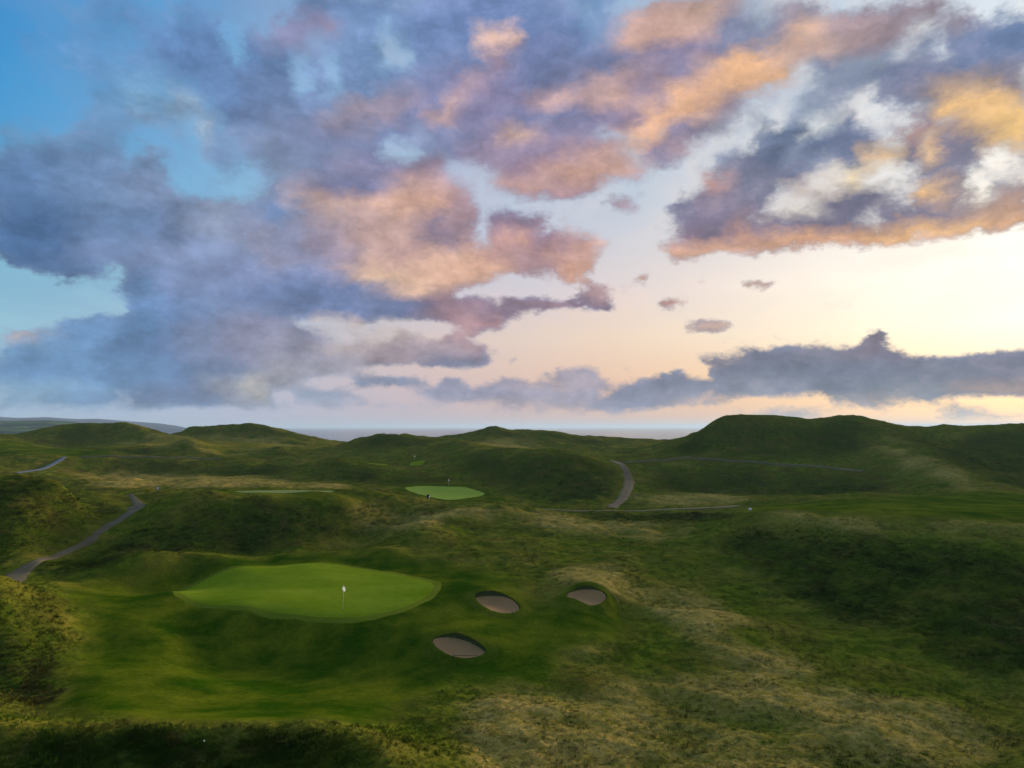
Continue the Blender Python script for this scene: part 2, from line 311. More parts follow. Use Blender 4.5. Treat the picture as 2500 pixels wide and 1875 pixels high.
# heights known along crests, feet, hollows and terraces: (across, down, distance)
PTS = """
-150 1775 34.5; 0 1780 34.5; 200 1785 34.5; 400 1790 34.5; 600 1793 34.5; 800 1800 34.5; 950 1835 34
-150 1850 33; 0 1855 33; 200 1855 33; 400 1855 33; 600 1858 33; 800 1865 33; -200 1740 39; 0 1740 39; 200 1742 39; 400 1745 39; 650 1745 39.5; 850 1750 40
0 1700 42.5; 200 1700 42.5; 450 1690 45; 650 1700 46; 850 1690 46.5; 200 1640 48; 450 1650 49; 650 1640 54.5; 850 1640 54; 650 1600 58; 650 1570 60; 500 1560 59.6; 800 1575 58.8; 920 1580 57.4; 700 1530 61; 560 1515 61.8; 900 1540 59.8; 450 1620 54; 550 1660 51.5
820 1521 61.3; 838 1489 64; 600 1498 62.5; 480 1475 66.5; 415 1445 71; 749 1378 82; 600 1390 79; 750 1440 71; 600 1440 71.5; 900 1440 71.5; 1086 1432 72; 1000 1470 66.5; 900 1512 62
250 1405 76; 338 1370 79.5; 403 1360 81; 500 1362 82; 600 1362 87; 700 1357 88; 780 1350 89; 400 1437 76; 450 1405 79.3; 330 1443 74.5; 350 1415 77; 640 1374 85.5; 730 1368 86; 950 1398 80.5; 1000 1375 85; 900 1375 85; 950 1341 88; 1100 1360 86; 1080 1402 79.5
1000 1328 93; 1050 1290 101; 1150 1250 113; 1223 1236 117; 1300 1249 118; 1400 1262 120; 1500 1270 118; 1650 1275 113; 1750 1264 113; 1120 1262 110; 1200 1275 110.5; 1150 1310 102; 954 1297 105; 1030 1272 111
1300 1241 150; 1445 1248 150; 1569 1248 147; 1700 1242 146; 1784 1238 146; 1180 1231 150; 1500 1255 139; 1650 1252 138; 1500 1266 130; 1650 1266 128
1831 1249 115; 2000 1240 118; 2200 1240 112; 2400 1245 108; 2000 1225 140; 2300 1215 138; 2480 1218 136; 1831 1261 104; 1900 1264 100; 2000 1268 97.5; 2100 1272 95; 2300 1284 90; 2480 1292 87; 2650 1300 84
1900 1330 92; 2100 1360 84; 2300 1400 76.5; 2480 1430 72; 2100 1450 74.5; 2300 1520 65; 2480 1600 56.5; 2000 1310 92; 2200 1330 86; 2400 1355 80; 1750 1400 84; 1950 1490 71; 2150 1570 62; 2350 1660 53; 2480 1750 46.5; 2650 1700 48; 2650 1450 73
1600 1330 96; 1600 1400 82; 1500 1500 67; 1700 1500 67; 1850 1560 60; 1700 1620 54; 1680 1535 62; 1840 1598 56.5; 2000 1640 53; 2000 1700 47.5; 2120 1712 47; 2230 1725 46; 2300 1800 41; 2450 1850 38; 1900 1800 41; 1500 1650 51; 1500 1750 44; 1300 1800 40; 1700 1870 36.5; 1200 1870 36; 1250 1680 48; 2200 1870 37
1050 1650 51; 1050 1720 45; 1000 1790 40; 1150 1760 42.5; 1400 1700 47
1120 1609 53.5; 1120 1541 58; 1100 1525 61; 1050 1580 56; 1200 1600 54; 1235 1500 64.4; 1200 1441 69.4; 1200 1425 73; 1150 1470 67; 1290 1480 67; 1445 1481 65.8; 1435 1428 70.4; 1435 1408 76; 1370 1460 69; 1500 1460 69.5
1250 1540 59.5; 1300 1580 56; 1350 1520 62; 1320 1460 70; 1250 1400 79; 1400 1350 92; 1250 1320 97; 1300 1620 53
60 1440 58.5; 0 1440 56; -100 1430 55; 100 1690 45.5; 200 1560 56; 170 1482 62; 100 1560 53; 0 1600 49; -150 1600 51; 250 1470 65.5; 300 1520 60; 400 1560 57; 400 1620 52; 300 1600 53; 100 1740 40; 130 1440 68; 60 1425 70
20 1402 77; 60 1410 75; 120 1354 88; 200 1325 95; 270 1275 108; 330 1245 119; 340 1222 130; 315 1208 141; 130 1402 77; 110 1375 81; 250 1370 84; 400 1350 92.5; 600 1345 97; 800 1335 101; 900 1315 106; 1000 1282 111; 1130 1240 133
300 1312 97; 450 1270 101; 650 1275 103; 850 1270 109; 950 1250 118; 370 1232 106; 410 1218 107; 500 1208 107.5; 560 1213 108; 650 1215 108.5; 750 1215 110.5; 830 1214 113.5; 950 1216 122; 1050 1226 133; 1110 1232 140
570 1204 116; 700 1204 117; 820 1204 119; 570 1200 124; 700 1200 125; 820 1200 126; 570 1198 134; 700 1197.5 135; 820 1197.5 136; 340 1203 140; 385 1201 150; 250 1185 175; 450 1181 185; 650 1181 185; 200 1165 205; 500 1166 215; 800 1180 190; 650 1168 210
400 1160 244; 600 1160 240; 250 1160 240; 400 1140 252; 250 1138 250; 0 1114 260; 77 1109 262; 200 1116 265; 350 1118 268; 540 1123 265; 650 1128 262; 720 1136 255; 50 1160 210; -150 1115 260
-150 1172 100; 0 1170 102; 60 1165 104; 119 1166 105; 146 1180 104; 165 1199 104; 172 1230 102; 60 1230 96; 150 1280 97; 60 1300 90; 40 1350 84; 130 1320 92; 220 1215 130; 230 1250 115; -150 1300 88; -150 1400 76
100 1100 290; 400 1110 285; 200 1095 310; 600 1110 290; 350 1085 340; 600 1080 350; 700 1090 340; 430 1068 375; 50 1078 350; 800 1100 330; 520 1085 330
-150 1060 400; 0 1062 400; 50 1062 400; 96 1049 400; 154 1037 400; 180 1039.5 400; 215 1039.5 400; 254 1041 400; 300 1036 400; 330 1039 400; 369 1049 400; 415 1063 405; 150 1090 368; 250 1084 372; 310 1076 378
434 1063 410; 461 1045 410; 492 1041 410; 557 1040 410; 615 1037.6 410; 653 1043 410; 692 1053 410; 749 1063 410; 803 1082 400; 500 1070 388; 576 1070 388; 640 1076 385
434 1082 305; 453 1072 305; 480 1076 305; 538 1099 300; 327 1095 300; 400 1105 292; 630 1107 290; 684 1095 292; 715 1103 290; 784 1134 225; 822 1122 228; 870 1130 228; 800 1160 214; 900 1170 203
846 1086 335; 861 1078 333; 900 1070 332; 929 1061 330; 954 1068 330; 984 1063 330; 1038 1065 332; 1061 1071 335; 1115 1071 350; 1146 1066 365; 1169 1055 370; 1203 1044.5 370; 1230 1049 370; 1257 1058 370; 1300 1057 370; 1357 1059 370; 1399 1066 370; 1430 1072 370; 1453 1071 370; 1488 1079 370; 1561 1079 370; 1588 1087 365; 1611 1100 350
930 1100 280; 1040 1110 265; 1000 1130 240; 1119 1080 270; 1169 1089.5 245; 1223 1095 228; 1276 1105 215; 1307 1101 208; 1357 1105 206; 1415 1112.6 208; 1492 1128 224; 1200 1078 330; 1270 1090 310; 1400 1095 300; 1500 1100 300; 1560 1110 270; 1340 1080 335
1150 1130 222; 1250 1150 198; 1350 1150 192; 1400 1190 176; 1300 1190 182; 1203 1184 196; 1280 1210 172; 1338 1233 160; 1470 1243 155; 1450 1180 184; 1450 1150 200
1490 1240 156; 1518 1218 168; 1535 1180 190; 1530 1153 210; 1515 1134 228; 1500 1128 236
981 1189 188; 1138 1187 190; 1184 1207 176; 1088 1222 163; 1007 1203 174; 1088 1203 176; 950 1175 200; 1080 1165 205; 1080 1140 225; 1210 1218 165
1620 1099 258; 1650 1089.5 262; 1681 1070 266; 1719 1049 270; 1758 1022 262; 1784 1019 262; 1850 1021 262; 1919 1023 262; 1980 1029 262; 2015 1024 262; 2042 1018 262; 2092 1016.5 262; 2142 1026 262; 2157 1038 272; 2196 1041 272; 2265 1044.5 272; 2322 1040 272; 2380 1043 272; 2449 1038 272; 2500 1037 272; 2650 1036 272
1569 1128 232; 1669 1118 235; 1727 1120 232; 1842 1128 222; 1957 1136 212; 2111 1151 200; 2180 1149 196; 1750 1080 247; 1850 1080 245; 1950 1090 238; 2050 1085 240; 2100 1110 220; 1700 1098 246; 2196 1166 188
1600 1170 212; 1700 1170 212; 1900 1175 204; 2050 1180 191; 2190 1182 180; 1600 1220 165; 1800 1215 165; 2000 1212 165; 2200 1210 162
2150 1068 235; 2230 1105 205; 2303 1141 180; 2419 1195 153; 2350 1100 220; 2450 1150 195; 2480 1100 225; 2300 1075 245; 2500 1180 175; 2650 1100 220; 2650 1180 170
"""
ctrl = []
for q in PTS.replace('\n', ';').split(';'):
    if q.strip():
        u, v, Y = map(float, q.split())
        X, Y, Z = place(u, v, Y)
        ctrl.append((X / Y, math.log(Y), Z))
# ground no line of sight reaches: behind crests, beside and beneath the drone, down to the shore
for s_ in np.linspace(-1.15, 1.15, 12):
    for Y, Z in ((20, 0.4), (26, 0.5), (455, 6.0), (500, -2.0), (560, -14.0), (640, -25.0), (760, -27.0)):
        ctrl.append((s_, math.log(Y), Z))
for s_, Y, Z in ((-0.74, 125, 5.5), (-0.66, 130, 3.5), (-0.72, 160, 2.5), (-0.5, 320, 8.0), (0.25, 300, 12.0), (0.33, 310, 10.0), (0.45, 315, 11.0), (0.55, 315, 11.0), (0.7, 315, 11.0), (0.4, 360, 6.0), (0.6, 360, 6.0),
                 (0.3, 360, 5.0), (0.03, 245, 6.8), (-0.02, 268, 7.6), (0.08, 245, 6.0), (0.5, 160, 1.5), (-1.1, 60, 1.5), (-1.1, 100, 5.0), (-1.1, 200, 3.0), (-1.1, 300, 8.0), (1.1, 50, -1.5), (1.1, 90, 1.0), (1.1, 150, 2.0), (1.1, 220, 8.0), (1.1, 300, 10.0), (-0.33, 330, 7.5), (-0.45, 330, 8.0), (-0.2, 250, 3.6)):
    ctrl.append((s_, math.log(Y), Z))
ctrl = np.array(ctrl)
KS = 1.25
def _phi(r2): return 0.5 * r2 * np.log(r2 + 1e-12)
_P = np.stack([ctrl[:, 0] * KS, ctrl[:, 1]], 1)
n = len(_P)
K = _phi(((_P[:, None] - _P[None]) ** 2).sum(-1)) + np.eye(n) * 5e-7
Q = np.concatenate([np.ones((n, 1)), _P], 1)
A_ = np.block([[K, Q], [Q.T, np.zeros((3, 3))]])
sol = np.linalg.solve(A_, np.concatenate([ctrl[:, 2], np.zeros(3)]))

NS, NT = 1150, 720                                   # the land is one sheet, finer near the viewer
SG = np.linspace(-1.0, 1.0, NS); TG = np.linspace(math.log(21.0), math.log(680.0), NT)
cs, ct_ = np.linspace(-1.0, 1.0, 300), np.linspace(TG[0], TG[-1], 300)
cg = np.zeros((300, 300))
for i, t in enumerate(ct_):
    p = np.stack([cs * KS, np.full(300, t)], 1)
    r2 = ((p[:, None] - _P[None]) ** 2).sum(-1)
    cg[i] = _phi(r2) @ sol[:n] + sol[n] + p @ sol[n + 1:]
def bilerp(grid, fi, fj):
    fi = np.clip(fi, 0, grid.shape[0] - 1.001); fj = np.clip(fj, 0, grid.shape[1] - 1.001)
    i, j = fi.astype(int), fj.astype(int); a, b = fi - i, fj - j
    return grid[i, j] * (1 - a) * (1 - b) + grid[i + 1, j] * a * (1 - b) + grid[i, j + 1] * (1 - a) * b + grid[i + 1, j + 1] * a * b
def cubic1(grid, f, axis):
    g = np.moveaxis(grid, axis, 0); m = g.shape[0]
    i = np.clip(f.astype(int), 1, m - 3); a = (f - i)[:, None]
    p0, p1, p2, p3 = g[i - 1], g[i], g[i + 1], g[i + 2]
    r = p1 + 0.5 * a * (p2 - p0 + a * (2 * p0 - 5 * p1 + 4 * p2 - p3 + a * (3 * (p1 - p2) + p3 - p0)))
    return np.moveaxis(r, 0, axis)
ZG = cubic1(cubic1(cg, np.linspace(0, 299, NT), 0), np.linspace(0, 299, NS), 1)

_perm = np.random.default_rng(3).random((256, 256)).astype(np.float32)
def vnoise(x, y):
    i, j = np.floor(x).astype(int), np.floor(y).astype(int)
    a, b = x - i, y - j; a = a * a * (3 - 2 * a); b = b * b * (3 - 2 * b)
    i0, j0, i1, j1 = i & 255, j & 255, (i + 1) & 255, (j + 1) & 255
    return (_perm[i0, j0] * (1 - a) + _perm[i1, j0] * a) * (1 - b) + (_perm[i0, j1] * (1 - a) + _perm[i1, j1] * a) * b
def fbm(x, y, o=4, g=0.5):
    t, w, r = 0.0, 1.0, 0.0
    for k in range(o):
        ca, sa = math.cos(k * 1.1), math.sin(k * 1.1); f = 2.03 ** k
        r = r + w * (vnoise((x * ca - y * sa) * f + 17.3 * k, (x * sa + y * ca) * f + 5.1 * k) - 0.5); t += w; w *= g
    return r / t * 2.0

def hit(u, v, ymin=22.0, grid=None):
    """where the line of sight (u, v) first meets the land"""
    dx, dz = (u - CU) / FPX, -(v - CV) / FPX
    y, z = CP - SP * dz, SP + CP * dz
    s_ = dx / y; sl = z / y
    Y = np.exp(np.linspace(math.log(ymin), TG[-1] - 0.02, 4000))
    h = bilerp(ZG if grid is None else grid, (np.log(Y) - TG[0]) / (TG[-1] - TG[0]) * (NT - 1), np.full(4000, (s_ + 1.0) / 2.0 * (NS - 1)))
    k = int(np.argmax(h >= HC + sl * Y))
    return s_ * Y[k], Y[k]
def HZ(x, y):
    x, y = np.atleast_1d(np.asarray(x, float)), np.atleast_1d(np.asarray(y, float))
    return bilerp(ZG, (np.log(y) - TG[0]) / (TG[-1] - TG[0]) * (NT - 1), (x / y + 1.0) / 2.0 * (NS - 1))
def outline(txt, ymin=22.0):
    return np.array([hit(*map(float, q.split()), ymin) for q in txt.split(';') if q.strip()])
def smooth_loop(p, m=160, it=2, rnd=0):
    p = np.asarray(p, float)
    for _ in range(it):
        p = np.stack([0.75 * p + 0.25 * np.roll(p, -1, 0), 0.25 * p + 0.75 * np.roll(p, -1, 0)], 1).reshape(-1, p.shape[1])
    d = np.concatenate([[0], np.cumsum(np.linalg.norm(np.diff(np.vstack([p, p[:1]]), axis=0), axis=1))])
    q = np.vstack([p, p[:1]]); t = np.linspace(0, d[-1], m + 1)[:-1]
    r = np.stack([np.interp(t, d, q[:, k]) for k in range(p.shape[1])], 1)
    for _ in range(rnd): r = (np.roll(r, 2, 0) + np.roll(r, 1, 0) + r + np.roll(r, -1, 0) + np.roll(r, -2, 0)) / 5
    return r
def inside(px, py, poly):
    r = np.zeros(px.shape, bool); a = poly; b = np.roll(poly, -1, 0)
    for (x0, y0), (x1, y1) in zip(a, b):
        if y0 == y1: continue
        c = (y0 > py) != (y1 > py)
        r ^= c & (px < (x1 - x0) * (py - y0) / (y1 - y0) + x0)
    return r
def blur(m, ki, kj, it=2):
    for _ in range(it):
        for ax, k in ((0, ki), (1, kj)):
            if k < 1: continue
            c = np.cumsum(np.pad(m, [(k + 1, k) if a == ax else (0, 0) for a in (0, 1)], mode='edge'), axis=ax)
            m = (np.take(c, range(2 * k + 1, c.shape[ax]), ax) - np.take(c, range(0, c.shape[ax] - 2 * k - 1), ax)) / (2 * k + 1)
    return m

SM, TM = np.meshgrid(SG, TG); YM = np.exp(TM); XM = SM * YM

# ---- outlines on the land
GREEN_1 = smooth_loop(outline("415 1445;430 1430;500 1407;576 1391;653 1381;749 1375;826 1376;880 1382;915 1396;973 1402;1030 1411;1077 1422;1087 1433;1069 1449;1030 1476;984 1501;915 1514;838 1521;807 1520;730 1507;672 1498;615 1497;557 1489;500 1478;461 1467;430 1462"), rnd=22)
GREEN_2 = smooth_loop(outline("981 1190;1015 1186;1090 1189;1138 1188;1165 1198;1194 1207;1146 1216;1088 1221;1038 1212;1007 1203", 140), rnd=2)
GREEN_3 = smooth_loop(np.array([place(u, v, Y)[:2] for u, v, Y in ((895, 1128, 236), (950, 1127, 240), (946, 1131, 232), (900, 1132, 230))]), 60)
GREEN_4 = smooth_loop(np.array([place(u, v, Y)[:2] for u, v, Y in ((995, 1136, 240), (1040, 1134, 246), (1036, 1139, 232), (1002, 1140, 230))]), 60)
TEE = smooth_loop(np.array([place(*q)[:2] for q in ((562, 1203, 118), (585, 1199, 130), (700, 1199, 132), (810, 1199.5, 132), (824, 1202, 122), (760, 1203.5, 119), (650, 1204, 117))]), 100)
MOWN = [  # close-cut turf: surrounds, fairways
 outline("150 1425;330 1370;500 1360;700 1352;940 1340;1010 1352;1110 1362;1180 1395;1260 1440;1340 1490;1480 1490;1560 1510;1500 1560;1330 1600;1290 1680;1050 1640;1000 1720;960 1760;700 1765;400 1762;200 1740;140 1715;190 1600;215 1500"),
 outline("960 1190;1020 1182;1140 1184;1200 1207;1245 1222;1180 1226;1090 1226;1030 1216", 135),
 outline("1800 1236;2000 1222;2300 1208;2600 1205;2600 1268;2300 1264;2050 1258;1850 1252", 90),
 np.array([place(*q)[:2] for q in ((546, 1208, 109.5), (556, 1198, 140), (832, 1198, 140), (842, 1208, 113))]),
 outline("0 1112;-200 1118;-200 1082;60 1078;200 1095;330 1112;240 1117;120 1114", 255),
 outline("292 1078;440 1066;560 1071;660 1080;720 1092;600 1112;520 1104;400 1090", 280),
]
DRY_LIT = [  # bleached dune grass; also paints lit crests and plateaus paler
 outline("180 1190;320 1176;560 1172;760 1178;850 1188;600 1194;400 1192", 150), outline("200 1158;420 1164;700 1166;700 1172;400 1174;220 1170", 180),
 outline("1560 1212;1750 1206;1800 1215;1820 1230;1640 1232;1560 1226", 150), outline("2140 1066;2165 1064;2250 1108;2330 1146;2440 1196;2380 1200;2280 1150;2200 1110", 150),
 outline("880 1240;1000 1232;1060 1240;980 1262;900 1290;850 1300", 100),
 outline("1140 1700;1250 1660;1420 1680;1560 1640;1800 1640;2050 1680;2280 1720;2440 1800;2480 1880;2300 1890;1900 1890;1500 1890;1150 1890;1120 1800"),
 outline("1640 1520;1740 1525;1790 1570;1900 1590;1990 1640;1900 1660;1760 1640;1700 1600"),
 outline("1400 1455;1520 1420;1650 1440;1760 1480;1850 1540;1700 1520;1560 1480"),
 outline("940 1300;1030 1270;1120 1243;1230 1236;1320 1252;1500 1275;1700 1285;1720 1310;1500 1310;1250 1270;1130 1262;1000 1300"),
 outline("1850 1262;2100 1265;2350 1275;2550 1285;2550 1305;2300 1300;2050 1285", 80),
 outline("1130 1082;1200 1074;1290 1078;1300 1098;1230 1090;1160 1088", 270),
 outline("850 1190;700 1194;560 1190;640 1184;800 1184", 150),
 outline("292 1080;440 1066;560 1071;660 1080;720 1092;600 1112;520 1104;400 1090", 280),
 outline("1380 1590;1440 1580;1470 1600;1400 1612"), outline("1300 1400;1500 1380;1560 1440;1420 1420"),
]
LUSH_SHADE = [  # tall dark rough and heather; also paints shade onto the viewer-facing dune faces
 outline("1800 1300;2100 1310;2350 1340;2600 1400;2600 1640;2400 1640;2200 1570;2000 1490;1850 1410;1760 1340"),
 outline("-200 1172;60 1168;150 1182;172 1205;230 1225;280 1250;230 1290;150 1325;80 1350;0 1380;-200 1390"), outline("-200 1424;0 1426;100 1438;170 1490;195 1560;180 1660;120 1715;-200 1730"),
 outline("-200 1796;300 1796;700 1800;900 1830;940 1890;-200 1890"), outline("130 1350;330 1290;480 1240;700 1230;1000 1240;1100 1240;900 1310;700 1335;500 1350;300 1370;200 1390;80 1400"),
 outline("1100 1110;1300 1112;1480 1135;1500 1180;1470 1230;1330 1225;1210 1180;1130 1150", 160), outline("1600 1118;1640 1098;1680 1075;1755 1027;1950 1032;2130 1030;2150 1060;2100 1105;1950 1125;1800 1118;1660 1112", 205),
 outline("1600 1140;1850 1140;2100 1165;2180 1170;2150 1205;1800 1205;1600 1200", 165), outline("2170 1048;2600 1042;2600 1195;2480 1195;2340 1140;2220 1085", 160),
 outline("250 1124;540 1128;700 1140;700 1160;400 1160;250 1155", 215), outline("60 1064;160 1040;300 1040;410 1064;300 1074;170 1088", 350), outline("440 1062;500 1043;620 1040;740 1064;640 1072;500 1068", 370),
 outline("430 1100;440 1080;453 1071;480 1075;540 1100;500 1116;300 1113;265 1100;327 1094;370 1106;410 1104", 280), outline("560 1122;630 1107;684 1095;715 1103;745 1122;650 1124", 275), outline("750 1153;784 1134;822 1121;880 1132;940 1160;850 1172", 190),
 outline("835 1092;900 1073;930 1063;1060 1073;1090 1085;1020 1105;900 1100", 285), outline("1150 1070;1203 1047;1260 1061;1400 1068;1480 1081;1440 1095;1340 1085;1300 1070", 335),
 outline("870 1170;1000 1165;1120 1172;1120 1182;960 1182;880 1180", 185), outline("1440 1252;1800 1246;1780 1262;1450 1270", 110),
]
def mask(polys, ki, kj):
    m = np.zeros(XM.shape)
    for p in polys:
        x0, y0 = p.min(0) - 1; x1, y1 = p.max(0) + 1
        sel = (XM > x0) & (XM < x1) & (YM > y0) & (YM < y1)
        if sel.any():
            m[sel] = np.maximum(m[sel], inside(XM[sel], YM[sel], p))
    return blur(m, ki, kj)

# footpaths: pairs of edge points (left and right) on the land
def ribbon(left, right, ymin): return outline(left, ymin), outline(right, ymin)
PATHS = []
L_, R_ = ribbon("-40 1416;0 1404;17 1398;77 1369;130 1349;177 1331;200 1314;250 1283;301 1254;323 1233;317 1217;312 1209", "-20 1436;40 1426;66 1413;88 1384;150 1358;195 1341;229 1323;256 1300;295 1274;345 1244;362 1231;324 1209", 62)
PATHS.append(('pale gravel footpath winding up the hollow past the dark dune', L_, R_))
def band(pts, w, ymin):
    c = np.array([hit(*map(float, q.split()), ymin) if len(q.split()) == 2 else place(*map(float, q.split()))[:2] for q in pts.split(';')])
    d = np.gradient(c, axis=0); nrm = np.stack([-d[:, 1], d[:, 0]], 1); nrm /= np.linalg.norm(nrm, axis=1)[:, None]
    return c + nrm * w / 2, c - nrm * w / 2
PATHS.append(('level gravel track crossing behind the tan ridge', *band("1105 1229 147;1180 1232 150;1300 1241 150;1445 1248 150;1569 1248 147;1700 1242 146;1784 1238 146;1800 1237 147", 1.8, 130)))
PATHS.append(('gravel path climbing through the gap between two dark dunes', *band("1490 1241 155;1505 1230 161;1520 1215 169;1532 1195 181;1537 1175 194;1531 1155 209;1519 1139 223;1508 1131 233;1490 1128 238", 2.7, 150)))
PATHS.append(('narrow track along the terrace of the flat-topped dune', *band("1512 1131 233;1569 1128 232;1620 1122 233;1669 1118 235;1727 1120 232;1842 1128 222;1957 1136 212;2040 1144 206;2111 1151 200", 2.0, 150)))
PATHS.append(('short bluish strip of wet path on the slope by the dark dune', *band("157 1121 258;130 1130 246;100 1141 233;70 1150 224;38 1159 214", 1.7, 190)))
PATHS.append(('thin pale track along the crest of the low dark bank', *band("200 1115.5 266;350 1118 269;450 1120 269;540 1123 266", 1.9, 255)))

mown = mask(MOWN, 9, 22)
green_m = mask([GREEN_1, GREEN_2, GREEN_3, GREEN_4, TEE], 2, 4)
dry_lit = mask(DRY_LIT, 5, 9); lush_shade = mask(LUSH_SHADE, 4, 7)
path_m = mask([np.vstack([l, r[::-1]]) for _, l, r in PATHS], 1, 3)
# edges of the vegetation wander
wob = fbm(XM / 3.1, YM / 3.1, 4) * 0.55
mown = np.clip((mown + wob * 0.7 * np.clip(4 * mown * (1 - mown), 0, 1) - 0.22) / 0.62, 0, 1); mown = np.maximum(mown, np.clip(green_m * 1.6, 0, 1))
wob2 = fbm(XM / (4.0 + YM / 30) + 40, YM / (4.0 + YM / 30), 5, 0.62)
hum = fbm(XM / 7.5 + 11, YM / 6.0, 4, 0.55)
dry0 = np.clip(dry_lit, 0, 1)
dry_lit = np.clip(dry_lit * 0.90 + (0.75 * wob2 + 0.95 * hum) * np.clip(dry_lit * 3, 0.14, 1), 0, 1) * (1 - mown * (YM < 240))
lush_shade = blur(lush_shade, 4, 7); lush_shade = np.clip(lush_shade * 0.86 + (wob2 * 0.75 + 0.35 * hum) * np.clip(lush_shade * 2.5, 0, 1) - 0.04, 0, 1) * (1 - mown)
calm = np.clip(np.maximum(mown, path_m * 1.5), 0, 1)
# hummocks of the rough
far = np.clip((YM - 120) / 200, 0, 1)
ZG = ZG + (1 - calm) * (0.34 * fbm(XM / 4.2, YM / 4.2, 3) + (0.20 + 0.55 * dry0 * (YM < 110) + 0.30 * np.clip((YM - 85) / 40, 0, 1)) * hum + 0.75 * np.clip((YM - 88) / 30, 0, 1) * np.clip((230 - YM) / 60, 0, 1) * (0.35 - np.abs(fbm(XM / 13.0 + 21, YM / 10.0, 4, 0.55)) * 1.5) + 0.08 * fbm(XM / 1.6 + 9, YM / 1.6, 3) * (YM < 170) + far * (0.5 * fbm(XM / 12.0 + 3, YM / 12.0, 4) + 1.9 * (0.42 - np.abs(fbm(XM / 30.0 + 8, YM / 22.0, 4, 0.55)) * 1.6))) + mown * 0.16 * fbm(XM / 7, YM / 7, 3) * (1 - 0.8 * green_m)
zs_, zt_ = np.gradient(ZG, SG, axis=1), np.gradient(ZG, TG, axis=0)
NX, NY = -zs_ / YM, -(zt_ - SM * zs_) / YM
# ------------------------------------------------------------------ helpers
def tag(o, label=None, cat=None, group=None, kind=None):
    for k, v in (('label', label), ('category', cat), ('group', group), ('kind', kind)):
        if v: o[k] = v
    return o
def mesh_obj(name, verts, faces, mat, parent=None, smooth=True):
    me = bpy.data.meshes.new(name); me.from_pydata([tuple(map(float, v)) for v in verts], [], [tuple(map(int, f)) for f in faces])
    if smooth: me.polygons.foreach_set('use_smooth', [True] * len(me.polygons))
    me.materials.append(mat); me.update()
    o = bpy.data.objects.new(name, me); C.objects.link(o)
    if parent: o.parent = parent
    return o
def grid_mesh(name, P, mat, attrs=None):
    """a sheet from an array of points (rows, columns, 3)"""
    r, c = P.shape[:2]; idx = np.arange(r * c).reshape(r, c)
    f = np.stack([idx[:-1, :-1], idx[:-1, 1:], idx[1:, 1:], idx[1:, :-1]], -1).reshape(-1, 4)
    me = bpy.data.meshes.new(name)
    me.vertices.add(r * c); me.vertices.foreach_set('co', P.reshape(-1).astype(np.float32))
    me.loops.add(f.size); me.loops.foreach_set('vertex_index', f.reshape(-1).astype(np.int32))
    me.polygons.add(len(f)); me.polygons.foreach_set('loop_start', np.arange(0, f.size, 4, dtype=np.int32))
    me.polygons.foreach_set('use_smooth', np.ones(len(f), bool))
    me.update(calc_edges=True)
    for k, v in (attrs or {}).items():
        me.attributes.new(k, 'FLOAT', 'POINT').data.foreach_set('value', v.reshape(-1).astype(np.float32))
    me.materials.append(mat)
    o = bpy.data.objects.new(name, me); C.objects.link(o)
    return o
def empty(name, loc):
    o = bpy.data.objects.new(name, None); o.location = loc; o.empty_display_size = 0.3; C.objects.link(o); return o
def tube(pts, radii, n=8):
    """vertices and faces of a capped tube along points"""
    V, F = [], []
    for k, (p, r) in enumerate(zip(pts, radii)):
        p = Vector(p); d = Vector(pts[min(k + 1, len(pts) - 1)]) - Vector(pts[max(k - 1, 0)]); d.normalize()
        a = d.orthogonal().normalized(); b = d.cross(a)
        V += [p + (a * math.cos(t) + b * math.sin(t)) * r for t in (2 * math.pi * i / n for i in range(n))]
    for k in range(len(pts) - 1):
        F += [(k * n + i, k * n + (i + 1) % n, (k + 1) * n + (i + 1) % n, (k + 1) * n + i) for i in range(n)]
    F.append(tuple(range(n))[::-1]); F.append(tuple((len(pts) - 1) * n + i for i in range(n)))
    return V, F
def box(cx, cy, cz, sx, sy, sz):
    V = [(cx + i * sx / 2, cy + j * sy / 2, cz + k * sz / 2) for i in (-1, 1) for j in (-1, 1) for k in (-1, 1)]
    return V, [(0, 1, 3, 2), (4, 6, 7, 5), (0, 4, 5, 1), (2, 3, 7, 6), (0, 2, 6, 4), (1, 5, 7, 3)]

def material(name):
    m = bpy.data.materials.new(name); m.use_nodes = True; m.node_tree.nodes.clear()
    nb = NB(m.node_tree); out = m.node_tree.nodes.new('ShaderNodeOutputMaterial')
    return m, nb, out
def principled(nb, out, col, rough=0.9, spec=0.2, bump=None, bstr=0.3, bdist=0.05):
    n = nb.t.nodes.new('ShaderNodeBsdfPrincipled'); nb.put(n.inputs['Base Color'], col)
    nb.put(n.inputs['Roughness'], rough); n.inputs['Specular IOR Level'].default_value = spec
    if bump is not None:
        b = nb.t.nodes.new('ShaderNodeBump'); b.inputs['Strength'].default_value = bstr; b.inputs['Distance'].default_value = bdist
        nb.put(b.inputs['Height'], bump); nb.put(n.inputs['Normal'], b.outputs[0])
    nb.t.links.new(n.outputs[0], out.inputs[0])
    return n
def matte(nb, out, col, bump, bstr, bdist):
    n = nb.t.nodes.new('ShaderNodeBsdfDiffuse'); nb.put(n.inputs[0], col); n.inputs['Roughness'].default_value = 0.6
    b = nb.t.nodes.new('ShaderNodeBump'); b.inputs['Strength'].default_value = bstr; b.inputs['Distance'].default_value = bdist
    nb.put(b.inputs['Height'], bump); nb.put(n.inputs['Normal'], b.outputs[0]); nb.t.links.new(n.outputs[0], out.inputs[0])
